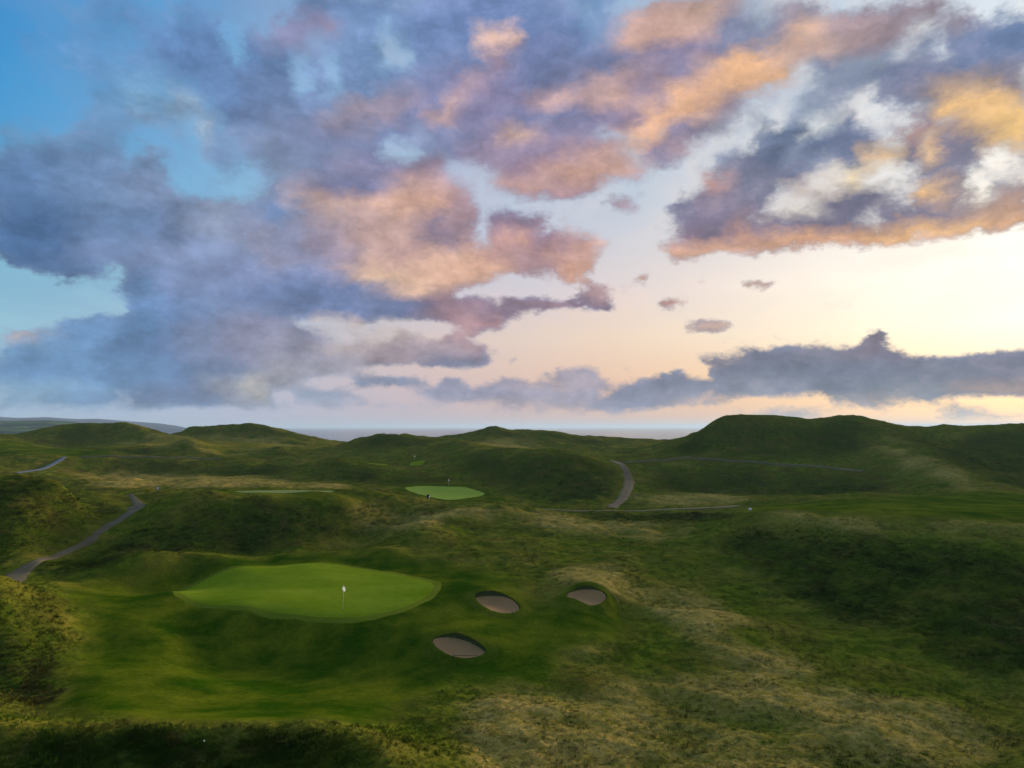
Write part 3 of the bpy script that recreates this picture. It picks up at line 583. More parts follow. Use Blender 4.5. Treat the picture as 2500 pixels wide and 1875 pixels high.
def plain(name, col, rough=0.6, spec=0.4, vary=0.15, scale=6.0):
    m, nb, out = material(name)
    tc = nb.t.nodes.new('ShaderNodeTexCoord').outputs['Object']
    f = nb.noise(tc, scale, 4.0)
    c = nb.mix(f, tuple(x * (1 - vary) for x in col) + (1,), tuple(min(1, x * (1 + vary)) for x in col) + (1,))
    principled(nb, out, c, rough, spec)
    return m
def attr(nb, name, kind='GEOMETRY'):
    n = nb.t.nodes.new('ShaderNodeAttribute'); n.attribute_type = kind; n.attribute_name = name
    return n
def world_pos(nb): return nb.t.nodes.new('ShaderNodeNewGeometry').outputs['Position']

# ------------------------------------------------------------------ land materials
COL = {'rough': (0.178, 0.200, 0.014), 'rough2': (0.078, 0.118, 0.006), 'dry_lit': (0.56, 0.385, 0.095), 'dry_lit2': (0.31, 0.240, 0.034), 'brown': (0.150, 0.112, 0.018), 'lush_shade': (0.040, 0.072, 0.006), 'heath_shade': (0.076, 0.062, 0.014), 'mown': (0.034, 0.082, 0.002), 'mown2': (0.145, 0.165, 0.008)}  # heather and tall-rough tones kept dark to paint shade into the dune faces
def c4(k): return (*COL[k], 1.0)
def turf_material():
    m, nb, out = material('dune_turf')
    P = world_pos(nb)
    big = nb.noise(P, 0.11, 4.0, 0.6); mid = nb.noise(P, 0.6, 5.0, 0.65); fine = nb.noise(P, 3.2, 4.0, 0.7)
    hard = nb.maprange(mid, 0.40, 0.60, smooth=True)
    rough = nb.mix(hard, c4('rough2'), c4('rough'))
    rough = nb.mix(nb.maprange(big, 0.48, 0.66, 0.0, 0.7), rough, c4('dry_lit2'))
    rough = nb.mix(nb.maprange(nb.noise(P, 0.23, 5.0, 0.65), 0.44, 0.62, 0.0, nb.maprange(nb.sep(P)[1], 90.0, 180.0, 0.5, 0.8)), rough, c4('brown'))
    dry_lit_c = nb.mix(nb.maprange(nb.noise(P, 1.1, 5.0, 0.7), 0.38, 0.62), c4('dry_lit2'), c4('dry_lit'))
    lush_shade_c = nb.mix(nb.maprange(nb.noise(P, 0.35, 4.0, 0.6), 0.45, 0.65), c4('lush_shade'), c4('heath_shade'))
    lush_shade_c = nb.mix(nb.maprange(nb.noise(P, 0.8, 5.0, 0.65), 0.50, 0.66, 0.0, 0.7), lush_shade_c, c4('rough2'))
    mown_c = nb.mix(nb.maprange(nb.mixf(0.45, big, nb.noise(P, 0.33, 4.0, 0.6)), 0.42, 0.60), c4('mown'), c4('mown2'))
    farfair = nb.mix(0.65, mown_c, c4('dry_lit2'))
    c = nb.mix(attr(nb, 'lush_shade').outputs['Fac'], rough, lush_shade_c)
    c = nb.mix(attr(nb, 'dry_lit').outputs['Fac'], c, dry_lit_c)
    c = nb.mix(attr(nb, 'mown').outputs['Fac'], c, nb.mix(attr(nb, 'dry_lit').outputs['Fac'], mown_c, farfair))
    c = nb.mix(1.0, c, nb.mix(nb.maprange(fine, 0.28, 0.72), (0.70, 0.70, 0.70, 1), (1.30, 1.30, 1.30, 1)), 'MULTIPLY')
    notmown = nb.math('SUBTRACT', 1.0, attr(nb, 'mown').outputs['Fac'])
    h = nb.math('MULTIPLY', nb.math('ADD', nb.math('MULTIPLY', fine, 0.4), mid), nb.math('ADD', nb.math('MULTIPLY', notmown, 0.9), 0.1))
    matte(nb, out, c, h, 0.8, 0.35)
    return m
def green_material():
    m, nb, out = material('putting_turf')
    P = world_pos(nb)
    big = nb.noise(nb.vmath('MULTIPLY', P, (0.10, 0.28, 0.1)), 1.0, 3.0, 0.5); fine = nb.noise(P, 4.0, 4.0, 0.6)
    c = nb.mix(nb.maprange(big, 0.3, 0.7), (0.195, 0.280, 0.008, 1), (0.270, 0.345, 0.020, 1))
    mott = nb.noise(P, 0.9, 4.0, 0.65)
    c = nb.mix(1.0, c, nb.mix(nb.maprange(nb.mixf(0.5, fine, mott), 0.3, 0.7), (0.80, 0.82, 0.78, 1), (1.18, 1.16, 1.2, 1)), 'MULTIPLY')
    matte(nb, out, c, fine, 0.1, 0.02)
    return m
def gravel_material(name, a, b, rough=0.9, spec=0.2):
    m, nb, out = material(name)
    P = world_pos(nb)
    f = nb.noise(P, 2.2, 6.0, 0.7); g = nb.noise(P, 0.35, 3.0)
    c = nb.mix(nb.maprange(nb.mixf(0.5, f, g), 0.35, 0.65), (*a, 1), (*b, 1))
    principled(nb, out, c, rough, spec, f, 0.3, 0.04)
    return m
M_TURF, M_GREEN = turf_material(), green_material()
M_GREEN2 = gravel_material('pale_putting_turf', (0.30, 0.40, 0.045), (0.38, 0.47, 0.07), 1.0, 0.0)
M_PATH = gravel_material('path_gravel', (0.105, 0.082, 0.036), (0.185, 0.148, 0.072))
M_WET = gravel_material('wet_path', (0.06, 0.062, 0.06), (0.10, 0.10, 0.095), 0.4, 0.5)
M_SAND = gravel_material('bunker_sand', (0.31, 0.175, 0.060), (0.38, 0.225, 0.085))

# ------------------------------------------------------------------ bunkers cut into the land
ZG0 = ZG.copy()
def HZ0(x, y):
    x, y = np.atleast_1d(np.asarray(x, float)), np.atleast_1d(np.asarray(y, float))
    return bilerp(ZG0, (np.log(y) - TG[0]) / (TG[-1] - TG[0]) * (NT - 1), (x / y + 1.0) / 2.0 * (NS - 1))
BUNKERS = [
 ('sand bunker just beside the green with a rake on its near edge', 64.5, 69.0, "1154 1458;1186 1455;1219 1455;1240 1459;1256 1470;1268 1482;1267 1490;1248 1498;1227 1498;1202 1492;1181 1482;1165 1470"),
 ('smallest sand bunker, farthest from the green, under rough grass', 66.0, 70.0, "1380 1451;1404 1442;1435 1438;1462 1441;1475 1449;1479 1459;1472 1470;1456 1479;1435 1479;1410 1470;1389 1460"),
 ('largest and lowest sand bunker, below the front slope of the green', 53.5, 57.6, "1056 1562;1067 1556;1094 1555;1127 1561;1152 1571;1173 1584;1187 1595;1177 1602;1156 1608;1119 1607;1092 1597;1065 1580"),
]
bunker_data = []
for label, yf, yb, txt in BUNKERS:
    uv = np.array([list(map(float, q.split())) for q in txt.split(';')])
    v0, v1 = uv[:, 1].max(), uv[:, 1].min()
    pts = np.array([place(u, v, yf + (yb - yf) * (v0 - v) / (v0 - v1)) for u, v in uv])
    pts = smooth_loop(pts, 96, rnd=5)
    cc = pts.mean(0); k_ = 1 + 0.05 * fbm(pts[:, 0] * 1.3, pts[:, 1] * 1.3, 3)[:, None]; pts[:, :2] = cc[:2] + (pts[:, :2] - cc[:2]) * k_
    A = np.c_[pts[:, :2], np.ones(len(pts))]; pl, *_ = np.linalg.lstsq(A, pts[:, 2], rcond=None)
    pts[:, 2] = A @ pl
    d = np.roll(pts, -1, 0) - np.roll(pts, 1, 0); nrm = np.stack([d[:, 1], -d[:, 0]], 1); nrm /= np.linalg.norm(nrm, axis=1)[:, None]
    cen = pts.mean(0)
    if ((pts[:, :2] - cen[:2]) * nrm).sum() < 0: nrm = -nrm
    bunker_data.append((label, pts, nrm, pl, cen))
    big = pts[:, :2] + nrm * 0.45
    sel = inside(XM, YM, big)
    ZG[sel] = np.minimum(ZG[sel], XM[sel] * pl[0] + YM[sel] * pl[1] + pl[2] - 0.45)
    near = inside(XM, YM, pts[:, :2] + nrm * 1.2)
    mown[near] = np.maximum(mown[near], 0.6)

ground = grid_mesh('ground', np.stack([XM, YM, ZG], -1), M_TURF, {'mown': mown, 'dry_lit': dry_lit, 'lush_shade': lush_shade})
tag(ground, 'rolling grass-covered dunes and mown hollows of a links golf course', kind='structure')

M_SOD = None
def sod_material():
    m, nb, out = material('revetted_sod')
    P = world_pos(nb)
    f = nb.noise(nb.vmath('MULTIPLY', P, (2.0, 2.0, 14.0)), 1.0, 5.0, 0.7)
    c = nb.mix(nb.maprange(f, 0.35, 0.65), (0.045, 0.052, 0.014, 1), (0.110, 0.105, 0.032, 1))
    principled(nb, out, c, 0.95, 0.05, f, 0.6, 0.05)
    return m
M_SOD = sod_material()
for label, pts, nrm, pl, cen in bunker_data:
    root = empty('sand_bunker', (cen[0], cen[1], cen[2])); tag(root, label, 'bunker', 'sand bunkers round the near green')
    o3 = np.array(cen); n_ = len(pts)
    # sand: a shallow dish, raked up to the walls
    V, F = [], []
    for r in (1.03, 0.9, 0.7, 0.45, 0.2):
        q = cen[:2] + (pts[:, :2] - cen[:2]) * r
        z = q[:, 0] * pl[0] + q[:, 1] * pl[1] + pl[2] - 0.16 * (1 - r * r) + 0.02 * fbm(q[:, 0] * 1.5, q[:, 1] * 1.5, 3)
        V += list(np.c_[q, z] - o3)
    for k in range(4): F += [(k * n_ + i, k * n_ + (i + 1) % n_, (k + 1) * n_ + (i + 1) % n_, (k + 1) * n_ + i) for i in range(n_)]
    F.append(tuple(4 * n_ + i for i in range(n_)))
    tag(mesh_obj('sand', V, F, M_SAND, root), 'pinkish grey raked sand')
    # stacked-turf face: tall at the back, dying out at the front edge
    outp = pts[:, :2] + nrm * 0.16
    top = np.maximum(HZ0(*(pts[:, :2] + nrm * 0.3).T), pts[:, 2] + 0.03)
    top = (top + np.roll(top, 1) + np.roll(top, -1) + np.roll(top, 2) + np.roll(top, -2)) / 5
    V, F = [], []
    rows = 7
    for k in range(rows):
        t = k / (rows - 1)
        q = pts[:, :2] + nrm * (0.16 * t + (0.035 if k % 2 else 0.0))
        z = (pts[:, 2] - 0.05) * (1 - t) + top * t
        V += list(np.c_[q, z] - o3)
    for k in range(rows - 1): F += [(k * n_ + i, k * n_ + (i + 1) % n_, (k + 1) * n_ + (i + 1) % n_, (k + 1) * n_ + i) for i in range(n_)]
    mesh_obj('turf_face', V, F, M_SOD, root)
    # turf collar that meets the surrounding ground
    V, F = [], []
    for k, off in enumerate((0.13, 0.2, 0.4, 0.7, 1.0, 1.35)):
        q = pts[:, :2] + nrm * off
        h = HZ0(q[:, 0], q[:, 1]); t = min(1.0, max(0.0, (off - 0.2) / 0.9))
        z = np.maximum(h, top * (1 - t) + h * t) + (0.045, 0.06, 0.05, 0.035, 0.02, -0.03)[k]
        V += list(np.c_[q, z] - o3)
    for k in range(5): F += [(k * n_ + i, (k + 1) * n_ + i, (k + 1) * n_ + (i + 1) % n_, k * n_ + (i + 1) % n_) for i in range(n_)]
    col = mesh_obj('turf_collar', V, F, M_TURF, root)
    for nm, val in (('mown', 0.8), ('dry_lit', 0.05), ('lush_shade', 0.0)):
        col.data.attributes.new(nm, 'FLOAT', 'POINT').data.foreach_set('value', [val] * len(col.data.vertices))

# ------------------------------------------------------------------ greens, tee, paths
def patch(name, loop, label, lift=0.03, mat=None, rings=26):
    c = loop.mean(0); V, F = [], []; n_ = len(loop)
    for k in range(rings):
        r = 1 - k / rings; q = c + (loop - c) * r
        V += list(np.c_[q, HZ0(q[:, 0], q[:, 1]) + (lift if k else -0.02)])
    V.append((c[0], c[1], float(HZ0(*c)[0]) + lift))
    for k in range(rings - 1): F += [(k * n_ + i, (k + 1) * n_ + i, (k + 1) * n_ + (i + 1) % n_, k * n_ + (i + 1) % n_) for i in range(n_)]
    k = rings - 1; F += [(k * n_ + i, rings * n_, k * n_ + (i + 1) % n_) for i in range(n_)]
    return tag(mesh_obj(name, V, F, mat or M_GREEN), label, kind='structure')
M_FRINGE = gravel_material('fringe_turf', (0.115, 0.165, 0.008), (0.185, 0.215, 0.020), 1.0, 0.0)
_d = np.roll(GREEN_1, -1, 0) - np.roll(GREEN_1, 1, 0); _n = np.stack([_d[:, 1], -_d[:, 0]], 1); _n /= np.linalg.norm(_n, axis=1)[:, None]
if ((GREEN_1 - GREEN_1.mean(0)) * _n).sum() < 0: _n = -_n
FR = GREEN_1 + _n * (0.8 + 0.35 * fbm(GREEN_1[:, 0] / 1.7, GREEN_1[:, 1] / 1.7, 3))[:, None]
patch('green_fringe', FR, 'slightly longer turf collar round the near putting green', 0.012, M_FRINGE)
patch('putting_green', GREEN_1, 'large smooth putting green with a white flag near its front edge')
patch('putting_green', GREEN_2, 'bright putting green in the middle distance beyond the dark ridge', 0.06, M_GREEN2)
patch('putting_green', GREEN_3, 'sliver of green turf high in the far dunes', 0.15, rings=8)
patch('putting_green', GREEN_4, 'tiny far green below the dark dune slope', 0.15, rings=8)
M_TEE = gravel_material('tee_turf', (0.13, 0.19, 0.03), (0.17, 0.23, 0.04))
patch('tee_ground', TEE, 'narrow mown tee on top of the dark ridge', 0.06, M_TEE, 10)
def path_mesh(label, L, R, mat):
    def dense(p, m):
        d = np.concatenate([[0], np.cumsum(np.linalg.norm(np.diff(p, axis=0), axis=1))]); t = np.linspace(0, d[-1], m)
        q = np.stack([np.interp(t, d, p[:, k]) for k in range(2)], 1)
        for _ in range(6): q[1:-1] = (q[:-2] + 2 * q[1:-1] + q[2:]) / 4
        return q
    m = int(max(40, np.linalg.norm(np.diff(L, axis=0), axis=1).sum() / 0.6))
    l, r = dense(L, m), dense(R, m)
    wid = np.linalg.norm(l - r, axis=1)
    jit = (fbm(l[:, 0] / 1.1, l[:, 1] / 1.1, 4, 0.65) * 0.22)[:, None]
    P = np.zeros((m, 7, 3))
    for j, t in enumerate(np.linspace(0, 1, 7)):
        q = l * (1 - t) + r * t + (r - l) * jit * (1 if j in (0, 6) else 0.3)
        z = HZ0(q[:, 0], q[:, 1]); lift = 0.05 + 0.0012 * np.clip(q[:, 1] - 100, 0, 200)
        P[:, j] = np.c_[q, z + (lift if 0 < j < 6 else -0.05)]
    P[:, 1:6, 2] = P[:, 1:6, 2] * 0.5 + P[:, 1:6, 2].mean(1, keepdims=True) * 0.5 + 0.02
    return tag(grid_mesh('footpath', P, mat), label, kind='structure')
for i, (label, L, R) in enumerate(PATHS): path_mesh(label, L, R, M_WET if 'wet' in label else M_PATH)

# ------------------------------------------------------------------ sea, far land, air
def sea_material():
    m, nb, out = material('sea_water')
    P = world_pos(nb)
    w = nb.noise(nb.vmath('MULTIPLY', P, (0.02, 0.05, 0.02)), 1.0, 6.0, 0.65)
    p = principled(nb, out, (0.030, 0.045, 0.065, 1), 0.18, 0.5, w, 0.25, 3.0)
    return m
V = [(-65000, 300, -22), (65000, 300, -22), (65000, 70000, -22), (-65000, 70000, -22)]
tag(mesh_obj('sea', V, [(0, 1, 2, 3)], sea_material(), smooth=False), 'calm evening sea reaching to the horizon', kind='structure')
def farm_material(fields):
    m, nb, out = material('far_land')
    P = world_pos(nb)
    f = nb.noise(nb.vmath('MULTIPLY', P, (0.0035, 0.010, 0.0)), 1.0, 3.0, 0.55)
    g = nb.noise(P, 0.02, 4.0, 0.6)
    v = nb.t.nodes.new('ShaderNodeTexVoronoi'); nb.put(v.inputs['Vector'], nb.vmath('MULTIPLY', P, (0.003, 0.008, 0.0))); v.inputs['Scale'].default_value = 1.0
    if fields:
        c = nb.mix(nb.maprange(nb.sep(v.outputs['Color'])[0], 0.3, 0.8), (0.035, 0.065, 0.03, 1), (0.11, 0.20, 0.05, 1))
        c = nb.mix(nb.maprange(g, 0.52, 0.62), c, (0.028, 0.045, 0.025, 1))
    else:
        c = nb.mix(f, (0.020, 0.040, 0.070, 1), (0.030, 0.052, 0.082, 1))  # blue of the distant haze mixed into the hills' base colour
    principled(nb, out, c, 0.95, 0.05)
    return m
def far_land(name, label, crest, Y0, Y1, zfoot, mat, amp):
    u = np.array([c[0] for c in crest], float); v = np.array([c[1] for c in crest], float)
    uu = np.linspace(u[0], u[-1], 260); vv = np.interp(uu, u, v)
    rows = 40; P = np.zeros((rows, len(uu), 3))
    for i in range(rows):
        t = i / (rows - 1)
        for j, (a, b) in enumerate(zip(uu, vv)):
            x, y, z = place(a, b, Y1)
            k = (Y0 + (Y1 * 1.3 - Y0) * t) / Y1
            rise = math.sin(min(1.0, t / 0.72) * math.pi / 2) ** 1.2 if t < 0.72 else math.cos((t - 0.72) / 0.28 * math.pi / 2) ** 0.7
            P[i, j] = (x * k, y * k, zfoot + (z - zfoot) * rise)
    P[:, :, 2] += fbm(P[..., 0] / (Y1 * 0.06), P[..., 1] / (Y1 * 0.06), 4) * amp * np.sin(np.linspace(0, math.pi, rows))[:, None]
    return tag(grid_mesh(name, P, mat), label, kind='structure')
far_land('headland', 'green farmland headland beyond the dunes', [(-700, 1022), (-300, 1024), (0, 1026), (115, 1025), (184, 1029), (225, 1034), (250, 1039), (275, 1046), (300, 1054)], 1300, 2300, -26, farm_material(True), 4.0)
far_land('hills', 'hazy blue hills running out to sea on the horizon', [(-900, 1004), (-400, 1008), (-100, 1013), (0, 1014), (38, 1016.5), (108, 1015), (192, 1021), (238, 1020), (307, 1026), (384, 1032), (427, 1038), (455, 1045), (480, 1052)], 4600, 6000, -26, farm_material(False), 6.0)

def haze_box():
    m = bpy.data.materials.new('evening_haze'); m.use_nodes = True; m.node_tree.nodes.clear()
    n = m.node_tree.nodes.new('ShaderNodeVolumePrincipled'); o = m.node_tree.nodes.new('ShaderNodeOutputMaterial')
    n.inputs['Color'].default_value = (0.62, 0.82, 1.0, 1); n.inputs['Density'].default_value = 0.00007; n.inputs['Anisotropy'].default_value = 0.2
    m.node_tree.links.new(n.outputs[0], o.inputs['Volume'])
    V, F = box(0, 34000, 0, 140000, 75000, 2)
    V = [(x, y, -30.0 if z < 0 else 128.0) for x, y, z in V]
    return tag(mesh_obj('haze', V, F, m, smooth=False), 'thin blue evening haze over land and sea', kind='stuff')
haze_box()
# ------------------------------------------------------------------ small things
M_WHITE = plain('white_paint', (0.80, 0.80, 0.78), 0.8, 0.2, 0.04)
def cloth_material():
    m, nb, out = material('white_cloth')
    d = nb.t.nodes.new('ShaderNodeBsdfDiffuse'); t = nb.t.nodes.new('ShaderNodeBsdfTranslucent'); x = nb.t.nodes.new('ShaderNodeMixShader')
    c = nb.mix(nb.noise(nb.t.nodes.new('ShaderNodeTexCoord').outputs['Object'], 12.0, 3.0), (0.84, 0.84, 0.82, 1), (0.9, 0.9, 0.88, 1))
    nb.put(d.inputs[0], c); nb.put(t.inputs[0], c); x.inputs[0].default_value = 0.5
    nb.t.links.new(d.outputs[0], x.inputs[1]); nb.t.links.new(t.outputs[0], x.inputs[2]); nb.t.links.new(x.outputs[0], out.inputs[0])
    return m
M_CLOTH = cloth_material()
M_POLE = plain('flagstick_paint', (0.62, 0.62, 0.45), 0.4, 0.4, 0.1)
M_DARK = plain('dark_stain', (0.025, 0.025, 0.028), 0.6, 0.3)
M_WOOD = plain('weathered_wood', (0.11, 0.085, 0.06), 0.8, 0.2, 0.3, 20)
M_BIN = plain('dark_green_bin', (0.018, 0.026, 0.022), 0.5, 0.4)
M_BALL = plain('ball_cover', (0.85, 0.85, 0.85), 0.35, 0.5, 0.02)
def ground_at(u, v, Y=None, ymin=22.0):
    x, y = place(u, v, Y)[:2] if Y else hit(u, v, ymin, ZG0)
    return x, y, float(HZ0(x, y)[0])
def flagstick(loc, label, h=2.13, thick=0.018, cloth=1.0):
    r = empty('flagstick', loc); tag(r, label, 'flagstick', 'flagsticks on the greens')
    V, F = tube([(0, 0, -0.1), (0, 0, h * 0.5), (0, 0, h)], [thick, thick, thick * 0.8]); mesh_obj('pole', V, F, M_POLE, r)
    # limp flag: a folded triangle hanging beside the pole
    V, F = [], []; nz, nx = 12, 10; L = 0.46 * cloth
    for k in range(nz + 1):
        t = k / nz; w = (0.05 + 0.15 * math.sin(min(1, t * 1.25) * math.pi * 0.62)) * cloth * (1 if t < 0.82 else (1 - (t - 0.82) / 0.18 * 0.75))
        for i in range(nx + 1):
            s_ = i / nx
            V.append((w * (s_ * 1.35 - 0.62) + 0.03, 0.045 * math.sin(s_ * 9.4 + t * 2) * (0.3 + t) * cloth - 0.03, h - 0.02 - L * t - 0.05 * s_ * cloth))
    for k in range(nz):
        F += [(k * (nx + 1) + i, k * (nx + 1) + i + 1, (k + 1) * (nx + 1) + i + 1, (k + 1) * (nx + 1) + i) for i in range(nx)]
    f = mesh_obj('flag', V, F, M_CLOTH, r)
    V, F = tube([(0, 0, h), (0, 0, h + 0.03)], [thick * 1.3, thick * 0.6]); mesh_obj('pole_cap', V, F, M_WHITE, r)
    # hole cup: a ring set in the turf
    n_ = 20; V = [(math.cos(a) * q, math.sin(a) * q, z) for q, z in ((0.064, 0.036), (0.054, 0.037), (0.054, -0.08)) for a in (2 * math.pi * i / n_ for i in range(n_))]
    F = [(k * n_ + i, k * n_ + (i + 1) % n_, (k + 1) * n_ + (i + 1) % n_, (k + 1) * n_ + i) for k in range(2) for i in range(n_)]
    mesh_obj('hole_cup', V, F, M_DARK, r)
    return r
flagstick(ground_at(838, 1489), 'white flag hanging limp on a thin pole on the near green')
flagstick(ground_at(1095, 1196, 186), 'flag on the bright green in the middle distance', cloth=1.15)
flagstick(ground_at(1012, 1133, 246), 'tiny distant flag above the far green by the dark dune', cloth=1.2)

def rake(loc, ang, label, tilt=0.0):
    r = empty('bunker_rake', loc); r.rotation_euler = (0, tilt, ang); tag(r, label, 'rake', 'bunker rakes')
    V, F = tube([(-0.9, 0, 0.04), (0.9, 0, 0.06)], [0.022, 0.022]); mesh_obj('handle', V, F, M_WOOD, r)
    V, F = box(0.92, 0, 0.07, 0.07, 0.62, 0.06); h = mesh_obj('rake_head', V, F, M_DARK, r, False)
    me = None
    for i in range(9):
        if me is None:
            V, F = tube([(0.92, 0, 0.04), (0.93, 0, -0.05)], [0.013, 0.006], 6); t = mesh_obj('tine', V, F, M_DARK, h); me = t.data
        else:
            t = bpy.data.objects.new('tine', me); C.objects.link(t); t.parent = h
        t.location = (0, -0.28 + 0.07 * i, 0)
    return r
x, y, z = ground_at(1226, 1501); rake((x, y, z + 0.08), math.radians(4), 'dark rake lying on the grass at the near edge of the bunker beside the green')
x, y, z = ground_at(1138, 1606); rake((x, y, z + 0.10), math.radians(183), 'rake laid along the near lip of the largest bunker')

def tee_sign(loc):
    r = empty('tee_sign', loc); tag(r, 'small white board on dark posts beside the top of the left footpath', 'sign')
    for s_ in (-0.28, 0.28):
        V, F = box(s_, 0, 0.45, 0.09, 0.09, 1.0); mesh_obj('post', V, F, M_DARK, r, False)
    V, F = box(0, -0.06, 0.68, 0.46, 0.04, 0.5); b = mesh_obj('board', V, F, M_WHITE, r, False)
    V, F = box(0, 0.0, 0.99, 0.72, 0.12, 0.07); mesh_obj('top_rail', V, F, M_DARK, r, False)
tee_sign(ground_at(385, 1202, 148))
def marker(loc):
    r = empty('tee_marker', loc); tag(r, 'round white marker on a short stake at the edge of the right-hand fairway', 'marker')
    V, F = tube([(0, 0, -0.1), (0, 0, 0.35)], [0.05, 0.04]); mesh_obj('stake', V, F, M_WOOD, r)
    V, F = tube([(0, 0, 0.28), (0, 0, 0.34), (0, 0, 0.46), (0, 0, 0.6), (0, 0, 0.68), (0, 0, 0.71)], [0.08, 0.19, 0.25, 0.24, 0.16, 0.05], 16); mesh_obj('marker_head', V, F, M_WHITE, r)
marker(ground_at(1831, 1251, 114))
def litter_bin(loc):
    r = empty('litter_bin', loc); tag(r, 'dark litter bin at the end of the ridge before the bright middle green', 'bin')
    V, F = tube([(0, 0, -0.05), (0, 0, 0.1), (0, 0, 0.8)], [0.24, 0.26, 0.3], 16); mesh_obj('bin_body', V, F, M_BIN, r)
    V, F = tube([(0, 0, 0.8), (0, 0, 0.86), (0, 0, 0.95)], [0.34, 0.34, 0.2], 16); mesh_obj('bin_lid', V, F, M_BIN, r)
litter_bin(ground_at(1045, 1227, 136))
def golf_ball(loc):
    bm = bmesh.new(); bmesh.ops.create_icosphere(bm, subdivisions=3, radius=0.032)
    for i, v in enumerate(bm.verts):
        if i % 3 == 0: v.co *= 0.965
    me = bpy.data.meshes.new('golf_ball'); bm.to_mesh(me); bm.free(); me.materials.append(M_BALL)
    me.polygons.foreach_set('use_smooth', [True] * len(me.polygons))
    o = bpy.data.objects.new('golf_ball', me); o.location = loc; C.objects.link(o); tag(o, 'white golf ball lost in the dark long grass at the bottom edge', 'golf ball')
x, y, z = ground_at(500, 1826); golf_ball((x, y - 0.1, z + 0.34))

# ------------------------------------------------------------------ long grass
def tuft_mesh(seed, blades, h, spread, width):
    r = random.Random(seed); V, F = [], []
    for _ in range(blades):
        a = r.uniform(0, 2 * math.pi); d = spread * math.sqrt(r.random()); bx, by = d * math.cos(a), d * math.sin(a)
        hh = h * r.uniform(0.55, 1.1) * (1 - 0.35 * d / spread); ln = r.uniform(0.25, 0.75) * hh; la = a + r.uniform(-0.7, 0.7)
        px, py = math.cos(la + 1.57) * width, math.sin(la + 1.57) * width
        k = len(V)
        for t, w in ((0.0, 1.0), (0.55, 0.8), (1.0, 0.08)):
            cx, cy, cz = bx + math.cos(la) * ln * t * t, by + math.sin(la) * ln * t * t, hh * (t - 0.18 * t * t * t)
            V += [(cx - px * w, cy - py * w, cz), (cx + px * w, cy + py * w, cz)]
        F += [(k, k + 1, k + 3, k + 2), (k + 2, k + 3, k + 5, k + 4)]
    return V, F
def tuft_material():
    m, nb, out = material('grass_blades')
    t = attr(nb, 'tint', 'INSTANCER').outputs['Color']
    z = nb.sep(nb.t.nodes.new('ShaderNodeTexCoord').outputs['Object'])[2]
    c = nb.mix(1.0, t, nb.mix(nb.noise(world_pos(nb), 9.0, 2.0), (0.75, 0.75, 0.75, 1), (1.25, 1.25, 1.25, 1)), 'MULTIPLY')
    # seen from far off a sward is lit like the slope it grows on: blades take most of their facing from the ground
    nrm = nb.vmath('NORMALIZE', nb.vmath('ADD', attr(nb, 'slope', 'INSTANCER').outputs['Vector'], nb.vmath('SCALE', nb.t.nodes.new('ShaderNodeNewGeometry').outputs['Normal'], scale=0.2)))
    d = nb.t.nodes.new('ShaderNodeBsdfDiffuse'); nb.put(d.inputs[0], c); nb.put(d.inputs['Normal'], nrm)
    nb.t.links.new(d.outputs[0], out.inputs[0])
    return m
M_BLADE = tuft_material()
proto = bpy.data.collections.new('tuft_kinds')
for i, (bl, h, sp, w) in enumerate(((26, 0.20, 0.26, 0.020), (22, 0.26, 0.22, 0.018), (34, 0.15, 0.36, 0.022), (20, 0.32, 0.26, 0.016))):
    V, F = tuft_mesh(50 + i, bl, h, sp, w)
    me = bpy.data.meshes.new('tuft'); me.from_pydata(V, [], F); me.materials.append(M_BLADE); me.update()
    o = bpy.data.objects.new('tuft_%s' % 'abcd'[i], me); proto.objects.link(o)

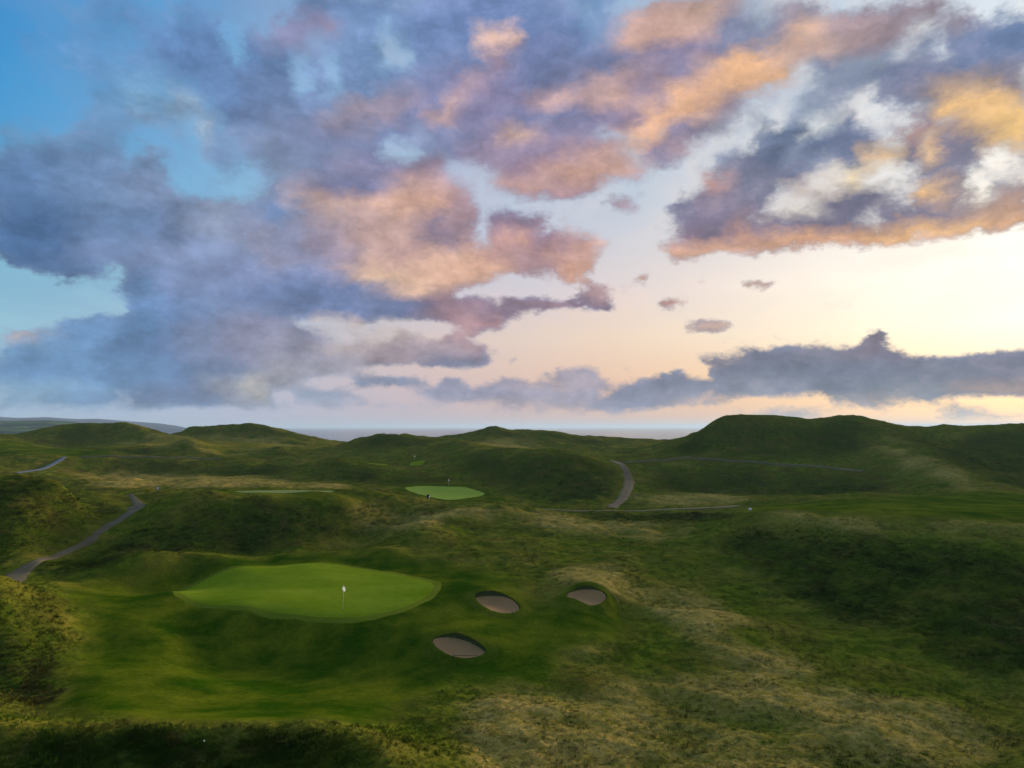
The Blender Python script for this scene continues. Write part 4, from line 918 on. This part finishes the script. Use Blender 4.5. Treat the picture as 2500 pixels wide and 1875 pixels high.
def scatter(N, t0, t1, smin, smax):
    s_ = rng.uniform(smin, smax, N); t = rng.uniform(t0, t1, N)
    y = np.exp(t); x = s_ * y
    fi = (t - TG[0]) / (TG[-1] - TG[0]) * (NT - 1); fj = (s_ + 1) / 2 * (NS - 1)
    mo, dr, lu, pa = (bilerp(g, fi, fj) for g in (mown, dry_lit, lush_shade, path_m))
    z = bilerp(ZG, fi, fj); nx, ny = bilerp(NX, fi, fj), bilerp(NY, fi, fj)
    keep = rng.random(N) > mo * 1.15 + pa * 3 - 0.0
    clump = fbm(x / 2.6, y / 2.6, 3) * 0.5 + 0.5
    keep &= rng.random(N) < (0.12 + 0.85 * clump) * (0.6 + 0.9 * lu) * np.clip((250 - y) / 120, 0.16, 1)
    for _, pts, nrm, pl, cen in bunker_data: keep &= ~inside(x, y, pts[:, :2] + nrm * 1.2)
    keep &= ~inside(x, y, GREEN_2) & ~inside(x, y, TEE)
    x, y, z, mo, dr, lu, clump = (a[keep] for a in (x, y, z, mo, dr, lu, clump)); n_ = len(x)
    a = {k: np.array(v) for k, v in COL.items()}
    r1 = rng.random((n_, 1)); big = (fbm(x / 9, y / 9, 3) * 0.5 + 0.5)[:, None]
    c = a['rough'] * r1 + a['rough2'] * (1 - r1); c = c * (1 - 0.5 * (big > 0.58)) + a['dry_lit2'] * 0.5 * (big > 0.58); br = (fbm(x / 4.5 + 70, y / 4.5, 3) > 0.15)[:, None] * 0.45; c = c * (1 - br) + a['brown'] * br
    lc = np.where((big > 0.55) & (r1 > 0.3), a['heath_shade'], a['lush_shade']); c = c * (1 - lu[:, None]) + lc * lu[:, None]
    dc = a['dry_lit'] * r1 + a['dry_lit2'] * (1 - r1); pick = (rng.random((n_, 1)) < (dr[:, None] - 0.25) * 1.25); c = np.where(pick, dc, c)
    tone = (fbm(x / 1.9 + 50, y / 1.9, 3) * 0.9)[:, None]
    c = c * np.clip(1.0 + 0.85 * tone, 0.5, 1.55) * rng.uniform(0.85, 1.2, (n_, 1)) * 1.4
    size = rng.uniform(0.55, 1.25, n_) * (0.75 + 0.6 * clump) * (1 + 0.6 * lu) * (0.62 + np.clip(y - 45, 0, 300) / 260)
    size *= np.where(mo > 0.1, 0.55, np.where(rng.random(n_) < 0.06, 1.5, 1.0))
    nrm = np.c_[nx[keep], ny[keep], np.ones(n_)]; nrm /= np.linalg.norm(nrm, axis=1)[:, None]
    return np.c_[x, y, z - 0.03], size, c, nrm
def grass_object(name, label, P, size, col, nrm):
    me = bpy.data.meshes.new(name); n_ = len(P)
    me.vertices.add(n_); me.vertices.foreach_set('co', P.reshape(-1).astype(np.float32))
    me.attributes.new('size', 'FLOAT', 'POINT').data.foreach_set('value', size.astype(np.float32))
    me.attributes.new('tint', 'FLOAT_COLOR', 'POINT').data.foreach_set('color', np.c_[col, np.ones(n_)].reshape(-1).astype(np.float32))
    me.attributes.new('slope', 'FLOAT_VECTOR', 'POINT').data.foreach_set('vector', nrm.reshape(-1).astype(np.float32))
    rot = np.c_[rng.normal(0, 0.12, n_), rng.normal(0, 0.12, n_), rng.uniform(0, 6.283, n_)]
    me.attributes.new('turn', 'FLOAT_VECTOR', 'POINT').data.foreach_set('vector', rot.reshape(-1).astype(np.float32))
    me.update()
    o = bpy.data.objects.new(name, me); C.objects.link(o); tag(o, label, kind='stuff')
    g = bpy.data.node_groups.new(name, 'GeometryNodeTree')
    g.interface.new_socket('Geometry', in_out='INPUT', socket_type='NodeSocketGeometry'); g.interface.new_socket('Geometry', in_out='OUTPUT', socket_type='NodeSocketGeometry')
    N, L = g.nodes, g.links
    gi, go = N.new('NodeGroupInput'), N.new('NodeGroupOutput')
    ci = N.new('GeometryNodeCollectionInfo'); ci.inputs['Collection'].default_value = proto; ci.inputs['Separate Children'].default_value = True; ci.inputs['Reset Children'].default_value = True
    ip = N.new('GeometryNodeInstanceOnPoints'); ip.inputs['Pick Instance'].default_value = True
    rv = N.new('FunctionNodeRandomValue'); rv.data_type = 'INT'; rv.inputs[4].default_value = 0; rv.inputs[5].default_value = 3
    def named(nm, ty):
        q = N.new('GeometryNodeInputNamedAttribute'); q.data_type = ty; q.inputs['Name'].default_value = nm; return q.outputs[0]
    L.new(gi.outputs[0], ip.inputs['Points']); L.new(ci.outputs[0], ip.inputs['Instance']); L.new(rv.outputs[2], ip.inputs['Instance Index'])
    L.new(named('turn', 'FLOAT_VECTOR'), ip.inputs['Rotation']); L.new(named('size', 'FLOAT'), ip.inputs['Scale'])
    L.new(ip.outputs[0], go.inputs[0])
    o.modifiers.new('scatter', 'NODES').node_group = g
    return o
P, sz, cl, nr = scatter(210000, math.log(28), math.log(420), -0.85, 0.85)
grass_object('dune_grass', 'long green, tan and dark dune grass covering the rough', P, sz, cl, nr)
